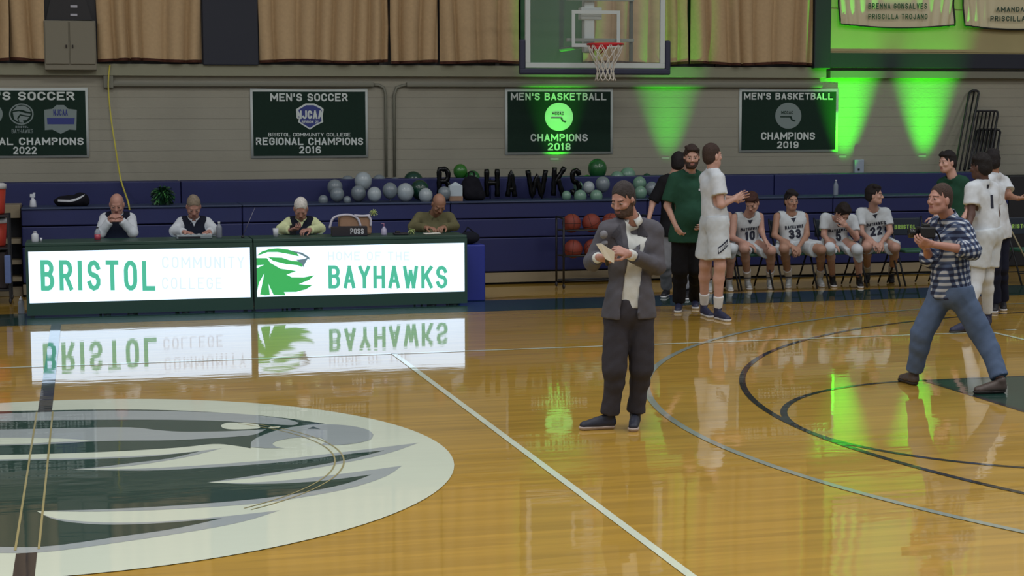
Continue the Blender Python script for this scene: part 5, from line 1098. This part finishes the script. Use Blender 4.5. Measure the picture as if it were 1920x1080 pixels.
for a in [
 (606, 375, 9, 'grey', L_, 'small grey balloon at the far left end of the balloons'), (628, 351, 14, 'grey', M_, 'grey balloon, leftmost of the upper row above the possession box'), (632, 364, 13, 'grey', L_, 'grey balloon low at left, below the leftmost upper one'),
 (652, 344, 14, 'grey', H_, 'grey balloon in the upper row left of the brightest white one'), (651, 375, 7, 'grey', 10.66, 'tiny grey balloon at the front edge of the ledge, left cluster'), (681, 339, 16, 'white', M_, 'brightest white balloon, tallest of the left cluster'),
 (672, 362, 14, 'grey', 10.92, 'grey balloon right under the brightest white one'), (702, 364, 13, 'white', 10.70, 'white balloon at ledge level just above the pale pom-pom'), (711, 341, 13, 'grey', H_, 'grey-white balloon right of the brightest white one, upper row'),
 (731, 357, 14, 'grey', L_, 'grey balloon near the conduits, beside the large pale one'), (741, 345, 12, 'grey', 11.45, 'small grey balloon up behind, directly under the conduits'), (760, 360, 16, 'white', L_, 'large pale balloon in front of the dark green ones, left cluster'),
 (775, 340, 18, 'dark green', 11.5, 'big dark green balloon, upper of the left pair'), (787, 355, 17, 'dark green', 11.0, 'dark green balloon behind the pale one, lower of the left pair'), (807, 348, 13, 'dark green', H_, 'smaller dark green balloon just left of the letter B'),
 (798, 366, 13, 'white', 10.70, 'pale balloon on the ledge left of the olive jacket man'), (833, 362, 12, 'grey', 10.72, 'pale balloon right behind the olive jacket man, under the letter B'),
 (863, 321, 13, 'leaf green', 11.5, 'green balloon beside the letter B, upper of the two'), (886, 334, 14, 'green', 11.45, 'green balloon between letters B and H, lower of the two'),
 (1120, 316, 18, 'green', 11.65, 'large green balloon standing highest right of the letter S'), (1101, 340, 12, 'leaf green', 11.5, 'bright green balloon under the highest green one'), (1084, 349, 9, 'mint', 11.05, 'small pale balloon just below the letter S'),
 (1104, 351, 11, 'white', 10.80, 'round white balloon in front of the bright green one'), (1130, 345, 14, 'grey', 11.05, 'grey balloon left of the suited man head'), (1062, 367, 9, 'mint', 10.70, 'mint balloon on the ledge under the letter K'),
 (1088, 368, 12, 'mint', 10.68, 'mint balloon on the ledge under the small pale one'), (1118, 368, 12, 'mint', 10.68, 'mint balloon on the ledge nearest the suited man'), (1157, 334, 13, 'mint', 11.5, 'mint balloon above the suited man, left one'),
 (1177, 329, 15, 'mint', 11.6, 'mint balloon above the suited man, highest one'), (1199, 344, 13, 'mint', 11.1, 'mint balloon just right of the suited man hair'), (1201, 361, 12, 'mint', 10.8, 'mint balloon low behind the suited man shoulder'),
 (1213, 333, 8, 'dark green', 11.5, 'small dark green balloon between mint ones, right end'), (1222, 354, 13, 'grey', 10.95, 'grey balloon at right end beside the person in black')]: balloon(*a)
FOIL = mat('black_foil', (12, 14, 16), rough=.22, metal=.6)
for ch_, x0, x1, y0, y1, tilt in [('B', 819, 846, 312, 372, 0), ('H', 908, 937, 312, 374, 0), ('A', 947, 970, 317, 374, 0), ('W', 985, 1028, 314, 374, 0), ('K', 1034, 1062, 309, 372, .18), ('S', 1068, 1091, 314, 370, 0)]:
    Yb = 10.95; a = atY(x0, y1, Yb); b = atY(x1, y0, Yb); r = .034; mb = MB(); wd, ht = b[0]-a[0]-2*r, b[2]-a[2]-2*r
    for st in GL[ch_]:
        pts = [np.array([a[0]+r+q[0]*wd+tilt*(q[1]-.5)*.1, Yb, a[2]+r+q[1]*ht]) for q in st]; pp = []
        for i in range(len(pts)-1):
            n_ = max(1, int(np.linalg.norm(pts[i+1]-pts[i])/.04)); pp += [lerp(pts[i], pts[i+1], k/n_) for k in range(n_)]
        pp.append(pts[-1]); mb.tube(pp, [r*(1+.10*math.sin(i*2.1)) for i in range(len(pp))], 12)
    tag(mb.build('letter_balloon', FOIL, None, True), 'black foil letter %s balloon standing on the bleacher ledge' % ch_, 'balloon', 'black foil letters on the ledge')

# ================================================================== THINGS ON THE LEDGE
def lathe_thing(name, label, cat, px, y0, y1, Yp, prof, m, capm=None, capprof=None, base=None, group=None, parts=('bottle_body', 'cap')):
    b = atY(px, y1, Yp); tp = atY(px, y0, Yp); H = tp[2]-b[2]
    if base is not None: b[2] = base
    t = thing(name, label, cat, b, group); mb = MB(); mb.lathe(b, [(r, z*H) for r, z in prof], 16); mb.build(parts[0], m, t, True)
    if capm: mb = MB(); mb.lathe(b, [(r, z*H) for r, z in capprof], 14); mb.build(parts[1], capm, t, True)
    return t, b, H
PLW = mat('white_plastic', (190, 194, 200), rough=.4); CLR = mat('clear_plastic', (150, 160, 172), rough=.15, alpha=.55, spec=.6)
BOT = [(.030, 0), (.033, .03), (.033, .62), (.028, .72), (.012, .86), (.012, .93)]; CAP = [(.0135, .90), (.0135, 1.0)]
t, b, H = lathe_thing('spray_bottle', 'white spray bottle on the bleacher ledge at far left', 'bottle', 62, 357, 384, 10.75, [(.040, 0), (.042, .05), (.034, .45), (.014, .6), (.014, .66)], PLW, base=1.074, parts=('bottle_body',))
mb = MB(); mb.box((b[0]-.035, b[1]-.012, b[2]+H*.66), (b[0]+.028, b[1]+.012, b[2]+H*.9), .006); mb.box((b[0]-.02, b[1]-.006, b[2]+H*.48), (b[0]-.01, b[1]+.006, b[2]+H*.68), .002); mb.box((b[0]+.0, b[1]-.01, b[2]+H*.88), (b[0]+.03, b[1]+.01, b[2]+H*1.0), .004); mb.build('trigger_head', PLW, t)
lathe_thing('water_bottle', 'clear water bottle standing on the bleacher ledge above player 22', 'bottle', 1567, 335, 364, 10.8, BOT, CLR, PLW, CAP, base=1.074)
# black bag with a white stripe
c = atY(136, 386, 10.85); t = thing('duffel_bag', 'black bag with a white stripe lying on the ledge left of bald man', 'bag', (c[0], 10.85, 1.073)); S_ = SDF(.04); z = 1.073
S_.ell((c[0]-.02, 10.85, z+.06), np.eye(3), (.20, .12, .075)); S_.ell((c[0]+.10, 10.85, z+.08), np.eye(3), (.09, .10, .085)); S_.cone((c[0]-.12, 10.85, z+.05), (c[0]+.15, 10.85, z+.05), .055, .05); S_.wr = .003; S_.cut(plane_cut((0, 0, z), (0, 0, -1)))
V, Q = S_.mesh(.010); add_part('bag_body', (V, Q), fabric('black_bag', (16, 16, 24)), t)
outline_patch(t, V, Q, [(-.17, .005), (-.02, .0), (.06, .02), (.14, .07), (.15, .09), (.05, .045), (-.03, .025), (-.17, .03)], np.array([c[0], 10.85, z+.055]), XA, ZA, -YA, mat('white_piping', (180, 182, 186)), 'stripe')
def pompom(px, py, rm, Yp, m1, m2, label, z=None, n=130):
    c = atY(px, py, Yp)
    if z is not None: c[2] = z+rm*.86
    t = thing('pom_pom', label, 'pom-pom', (c[0], c[1], c[2]-rm)); rnd = random.Random(int(px))
    for mm, nn in ((m1, n), (m2, n//3)):
        mb = MB()
        for i in range(nn):
            d = nz([rnd.gauss(0, 1), rnd.gauss(0, 1), rnd.gauss(0, 1)]); L = rm*rnd.uniform(.8, 1.1); s_ = nz(np.cross(d, [rnd.gauss(0, 1) for _ in range(3)]))*rm*.055; sag = np.array([0, 0, -rm*.25]); p0, p1, p2 = c+d*rm*.1, c+d*L*.65, c+d*L+sag
            p2[2] = max(p2[2], c[2]-rm*.84); mb.add([p0-s_, p0+s_, p1+s_, p1-s_, p2+s_, p2-s_], [(0, 1, 2, 3), (3, 2, 4, 5)])
        o = mb.build('strands', mm, t); o['kind'] = 'stuff'
    mb = MB(); mb.sphere(c, rm*.35, 10, 8); mb.build('core', m1, t, True)
pompom(305, 366, .15, 10.82, mat('dark_green_plastic', (16, 52, 34), rough=.4), mat('light_green_plastic', (70, 130, 70), rough=.4), 'dark green pom-pom on ledge between the two left table men', z=1.073, n=260)
S_ = SDF(.04); c = atY(884, 388, 10.85); z = 1.073; S_.ell((c[0], 10.85, z+.15), np.eye(3), (.14, .10, .17)); S_.ell((c[0]-.02, 10.77, z+.09), np.eye(3), (.10, .05, .08)); S_.ell((c[0]+.09, 10.82, z+.07), np.eye(3), (.09, .09, .08)); S_.wr = .004; S_.cut(plane_cut((0, 0, z), (0, 0, -1)))
t = thing('backpack', 'black backpack on ledge right of the olive jacket man', 'bag', (c[0], 10.85, z)); add_part('bag_body', S_.mesh(.011), fabric('black_bag'[:9], (16, 16, 24)), t)
mb = MB(); mb.tube(smoothline([(c[0]-.04, 10.85, z+.30), (c[0]-.03, 10.85, z+.36), (c[0]+.03, 10.85, z+.36), (c[0]+.04, 10.85, z+.30)], 5), .010, 6); mb.build('handle', BLKF, t, True)
a = atY(842, 378, 10.78); b = atY(866, 348, 10.78); z = 1.073; t = thing('gift_bag', 'white paper gift bag with tan base beside the bald head at right table', 'bag', ((a[0]+b[0])/2, 10.78, z))
mb = MB(); mb.box((a[0], 10.74, z+.06), (b[0], 10.83, b[2]), .004); mb.add([(a[0], 10.74, b[2]), (b[0], 10.74, b[2]), ((a[0]+b[0])/2, 10.785, b[2]+.05), (a[0], 10.83, b[2]), (b[0], 10.83, b[2])], [(0, 1, 2), (1, 4, 2), (4, 3, 2), (3, 0, 2)]); mb.build('paper', mat('paper_pale', (170, 182, 188), rough=.7), t)
mb = MB(); mb.box((a[0]-.003, 10.737, z), (b[0]+.003, 10.833, z+.06)); mb.build('base_band', mat('kraft_paper', (142, 114, 92), rough=.8), t)

# ================================================================== ON THE TABLES
ZT = .8015
lathe_thing('water_jug', 'white plastic jug at the left end of the left table', 'bottle', 66, 431, 450, 8.6, [(.036, 0), (.038, .04), (.038, .66), (.030, .76), (.016, .86)], PLW, PLW, [(.018, .86), (.018, 1.0)], base=ZT)
lathe_thing('small_cup', 'tiny white cup just right of the white jug', 'cup', 77, 443, 450, 8.6, [(.010, 0), (.013, 1.)], PLW, base=ZT, parts=('cup_body',))
t, b, H = lathe_thing('drink_bottle', 'bottle of pink drink in front of the bald man', 'bottle', 183, 423, 448, 8.62, BOT, CLR, mat('dark_cap', (40, 40, 50)), CAP, base=ZT)
mb = MB(); mb.lathe(b, [(.0335, .04*H), (.0335, .45*H)], 16); mb.build('pink_drink', mat('pink_liquid', (170, 70, 84), rough=.3), t, True)
lathe_thing('grey_bottle', 'grey water bottle at the right hand of the grey haired man', 'bottle', 411, 413, 443, 8.66, BOT, mat('grey_plastic', (118, 124, 134), rough=.3), PLW, CAP, base=ZT)
lathe_thing('paper_cup', 'white paper cup in front of the white haired man', 'cup', 517, 427, 443, 8.64, [(.026, 0), (.034, 1.)], PLW, base=ZT, parts=('cup_body',))
t, b, H = lathe_thing('sanitizer_bottle', 'clear pump bottle right of the possession box', 'bottle', 720, 418, 440, 8.6, [(.032, 0), (.034, .04), (.030, .50), (.014, .64), (.012, .72)], mat('lavender_plastic', (170, 166, 190), rough=.3), base=ZT)
mb = MB(); mb.tube([b+(0, 0, .7*H), b+(0, 0, .98*H), b+(-.03, 0, .96*H)], .006, 6); mb.build('pump', mat('pink_pump', (170, 120, 150)), t, True)
a = atY(331, 445, 8.55); c = atY(398, 437, 8.55); t = thing('control_console', 'silver control console in front of the grey haired man', 'console', ((a[0]+c[0])/2, 8.62, ZT))
mb = MB(); mb.box((a[0], 8.54, ZT), (c[0], 8.72, ZT+.045), .008); mb.build('case', mat('silver_case', (130, 140, 144), rough=.35, metal=.2), t)
mb = MB(); mb.box((a[0]+.02, 8.535, ZT+.008), (c[0]-.13, 8.541, ZT+.026)); mb.build('dark_strip', BLK, t)
for k in range(6): mb = MB(); q = a[0]+.05+k*.06; mb.box((q, 8.58, ZT+.044), (q+.035, 8.61, ZT+.053), .003); mb.build('key', PLW, t)
b = atY(455, 441, 8.6); b[2] = ZT; tp = atY(478, 389, 8.6); t = thing('antenna', 'thin metal antenna leaning right between the two left tables', 'antenna', b); mb = MB(); mb.tube([b+(0, 0, .015), tp], [.004, .0025], 6); mb.build('rod', mat('thin_metal', (130, 130, 140), rough=.4, metal=.7), t, True); mb = MB(); mb.lathe(b, [(.018, 0), (.018, .012), (.008, .025)], 12); mb.build('base', BLK, t, True)
a = atY(622, 441, 8.5); c = atY(689, 424, 8.5); t = thing('possession_box', 'black possession indicator box reading POSS on the right table', 'sign', ((a[0]+c[0])/2, 8.53, ZT))
mb = MB(); mb.box((a[0], 8.50, ZT), (c[0], 8.57, c[2]), .006); mb.build('case', mat('box_black', (30, 28, 36), rough=.5), t)
mb = MB(); text_px(mb, 'POSS', 657, 682, 428, 439, 8.497, t=.18, aspect=.55); mb.build('lettering', PLW, t)
a = atY(622, 432, 8.78); c = atY(703, 404, 8.78); t = thing('tote_bag', 'tan bag with white straps behind the possession box', 'bag', ((a[0]+c[0])/2, 8.78, ZT))
mb = MB(); mb.box((a[0]+.08, 8.70, ZT), (c[0]-.05, 8.86, c[2]), .025); mb.build('bag_body', fabric('tan_canvas', (150, 120, 98)), t)
for pts in ([(618, 428), (624, 410), (638, 404), (655, 403), (667, 407)], [(664, 405), (672, 412), (676, 424)], [(690, 404), (695, 412), (695, 424)], [(664, 404), (680, 405), (694, 404)]):
    mb = MB(); q = [atY(x, y, 8.69) for x, y in pts]; q = smoothline(q, 4); mb.tube(q, .014, 8); mb.build('strap', fabric('white_strap', (186, 184, 196)), t, True)
pompom(700, 398, .05, 8.80, mat('pale_yellow_plastic', (186, 200, 130), rough=.5), mat('leaf_plastic', (60, 96, 40), rough=.5), 'small pale yellow-green pom-pom on top of the tan bag', n=60)
pompom(771, 434, .045, 8.62, mat('pale_yellow_plastic', (186, 200, 130), rough=.5), mat('leaf_plastic', (60, 96, 40), rough=.5), 'small pale yellow-green pom-pom lying on the right table', z=ZT, n=60)
a = atY(738, 441, 8.6); c = atY(764, 436, 8.6); mb = MB(); mb.box((a[0], 8.52, ZT), (c[0], 8.66, ZT+.02), .006); mb.box((a[0]+.02, 8.56, ZT+.018), (a[0]+.07, 8.61, ZT+.045), .006); tag(mb.build('headset_case', mat('box_black', (30, 28, 36))), 'flat dark case beside the small pom-pom on the right table', 'case')
for k, (x, w_) in enumerate(((806, .12), (820, .08))):
    a = atY(x, 441, 8.62); mb = MB(); mb.box((a[0]-w_/2, 8.60, ZT+.003*k), (a[0]+w_/2, 8.74, ZT+.004+.003*k)); tag(mb.build('paper_sheet', mat('paper_white', (226, 224, 214), rough=.8)), ['larger white paper sheet before the man in the olive jacket', 'smaller white paper lying right of the larger sheet'][k], 'paper')
a = atY(549, 432, 8.86); mb = MB(); mb.box((a[0]-.035, 8.845, a[2]-.05), (a[0]+.035, 8.855, a[2]+.06), .003); tag(mb.build('phone', mat('phone_black', (18, 18, 24), rough=.2)), 'black phone held by the white haired man', 'phone')

# ================================================================== BALL RACK, COOLERS, RIGHT SIDE
YR = 9.95; za_, zb_, zc_ = float(atY(1080, 431, YR)[2]), float(atY(1080, 479, YR)[2]), float(atY(1080, 525, YR)[2]); xa, xb = float(atY(1050, 450, YR)[0]), float(atY(1212, 450, YR)[0])
t = thing('ball_rack', 'black wheeled ball rack behind the man in the grey suit', 'rack', ((xa+xb)/2, YR, 0))
for q in (xa, xb):
    for d in (-.17, .17): mb = MB(); mb.tube([(q, YR+d, .07), (q, YR+d, za_+.16)], .014, 8); mb.build('post', BLK, t, True); mb = MB(); mb.sphere((q, YR+d, .035), .034, 12, 8, (.5, 1, 1)); mb.build('wheel', mat('caster', (40, 38, 40), rough=.5), t, True)
    mb = MB(); mb.tube([(q, YR-.17, za_+.16), (q, YR+.17, za_+.16)], .014, 8); mb.build('top_bar', BLK, t, True)
for z in (za_, zb_, zc_):
    for d in (-.10, .10): mb = MB(); mb.tube([(xa, YR+d, z), (xb, YR+d, z)], .012, 8); mb.build('shelf_rail', BLK, t, True)
BR = mat('basketball_leather', (122, 48, 34), rough=.6, bump=.3, bscale=300); SE = mat('ball_seam', (22, 16, 16), rough=.7)
first = None
names = ['first basketball from the left on the top shelf of the rack', 'second basketball from the left on the rack top shelf', 'third basketball on the top shelf, half behind the suited man', 'rightmost basketball on the rack top shelf behind the suited man', 'leftmost basketball on the middle shelf of the rack', 'second basketball on the middle shelf beside the suit sleeve', 'third basketball on the middle shelf behind the suited man']
rad = .119; dz = math.sqrt((rad+.012)**2-.1**2)
for i, (x, z) in enumerate([(xa+.15, za_), (xa+.41, za_), (xa+.67, za_), (xa+.93, za_), (xa+.17, zb_), (xa+.43, zb_), (xa+.69, zb_)]):
    loc = (x, YR, z+dz)
    if first is None:
        first = thing('basketball', names[0], 'basketball', loc, 'basketballs on the rack'); mb = MB(); mb.sphere(loc, rad, 28, 18); mb.build('ball_skin', BR, first, True)
        for k, R_ in enumerate((Matrix.Identity(3), Matrix.Rotation(math.pi/2, 3, 'X'), Matrix.Rotation(math.pi/2, 3, 'Y'))):
            mb = MB(); mb.tube([np.array(loc)+np.array(R_@Vector((rad*math.cos(a), rad*math.sin(a), 0))) for a in np.linspace(0, 2*math.pi, 40, endpoint=False)], .0025, 5, closed=True); mb.build('seam', SE, first, True)
    else:
        o = dup(first, loc, names[i]); o.rotation_euler = (i*.7, i*1.1, i*.4)
# drinks coolers on a cart at the left edge
RED2 = mat('cooler_orange', (168, 52, 36), rough=.4); cx = float(atY(-20, 400, 10.05)[0]); Yk = 10.05
t = thing('drinks_cart', 'dark wheeled cart at the left edge carrying two orange coolers', 'cart', (cx, Yk, 0))
z1_, z2_ = float(atY(5, 401, Yk)[2]), float(atY(5, 461, Yk)[2])
for z in (z1_-.02, z2_-.02, .16): mb = MB(); mb.box((cx-.24, Yk-.24, z-.01), (cx+.22, Yk+.24, z+.018), .005); mb.build('shelf', BLK, t)
for q in (-.235, .215):
    for d in (-.235, .235): mb = MB(); mb.box((cx+q-.012, Yk+d-.012, .07), (cx+q+.012, Yk+d+.012, z1_)); mb.build('post', BLK, t); mb = MB(); mb.sphere((cx+q, Yk+d, .037), .036, 12, 8, (.5, 1, 1)); mb.build('wheel', mat('caster', (40, 38, 40)), t, True)
mb = MB(); mb.box((cx-.2, Yk-.2, .18), (cx+.18, Yk+.2, z2_-.06), .01); mb.build('cabinet', mat('cart_box', (34, 22, 24), rough=.6), t)
for z, ht, lab in ((z1_, float(atY(5, 343, Yk)[2])-z1_, 'upper orange cooler with white lid at the left edge'), (z2_, float(atY(5, 408, Yk)[2])-z2_, 'lower orange cooler with white lid at the left edge')):
    k = thing('drinks_cooler', lab, 'cooler', (cx, Yk, z), 'orange coolers on the cart'); mb = MB(); mb.lathe((cx, Yk, z+.001), [(.165, 0), (.172, .02), (.192, ht*.82)], 28); mb.build('cooler_body', RED2, k, True)
    mb = MB(); mb.lathe((cx, Yk, z), [(.200, ht*.82), (.200, ht*.96), (.17, ht)], 28); mb.build('lid', mat('cooler_lid', (196, 196, 196), rough=.5), k, True); mb = MB(); mb.box((cx-.02, Yk-.215, z+.03), (cx+.02, Yk-.168, z+.06), .005); mb.build('spigot', PLW, k)
a = atY(10, 531, 9.78); c = atY(20, 478, 9.78); mb = MB(); mb.box((a[0], 9.70, a[2]), (c[0], 9.79, c[2]), .01); o = mb.build('towel', fabric('blue_towel', (92, 108, 150))); tag(o, 'pale blue towel hanging on the cart at the left edge', 'towel')
lathe_thing('squeeze_bottle', 'clear squeeze bottle standing on the floor left of the lit tables', 'bottle', 40, 556, 588, 8.77, [(.036, 0), (.038, .04), (.034, .5), (.036, .68), (.02, .78)], CLR, PLW, [(.022, .78), (.018, .88), (.007, .92), (.006, 1.)], base=.0015)
b = atY(1917, 532, 7.6); b = fl(1917, 532)+np.array([0, -.35, 0]); tp = atY(1889, 418, b[1]+.12); t = thing('dust_mop', 'dust mop with teal head leaning at the right edge', 'mop', b); mb = MB(); mb.tube([b+(0, 0, .06), tp], .010, 8); mb.build('handle', mat('wood_pole', (130, 120, 90), rough=.5), t, True)
mb = MB(); mb.box((b[0]-.07, b[1]-.07, .002), (b[0]+.32, b[1]+.07, .09), .02); mb.build('mop_head', fabric('teal_mop', (70, 110, 112)), t)
a = atY(1893, 338, 11.2); t = thing('mat_stack', 'black equipment mats standing beyond the right end of the bleachers', 'mats', (a[0]+1.2, 11.5, 0))
for k in range(3): mb = MB(); mb.box((a[0]+.0, 11.2+k*.3, 0), (a[0]+2.4, 11.47+k*.3, 1.30-k*.06), .02); mb.build('mat', mat('black_mat', (16, 18, 24), rough=.6), t)
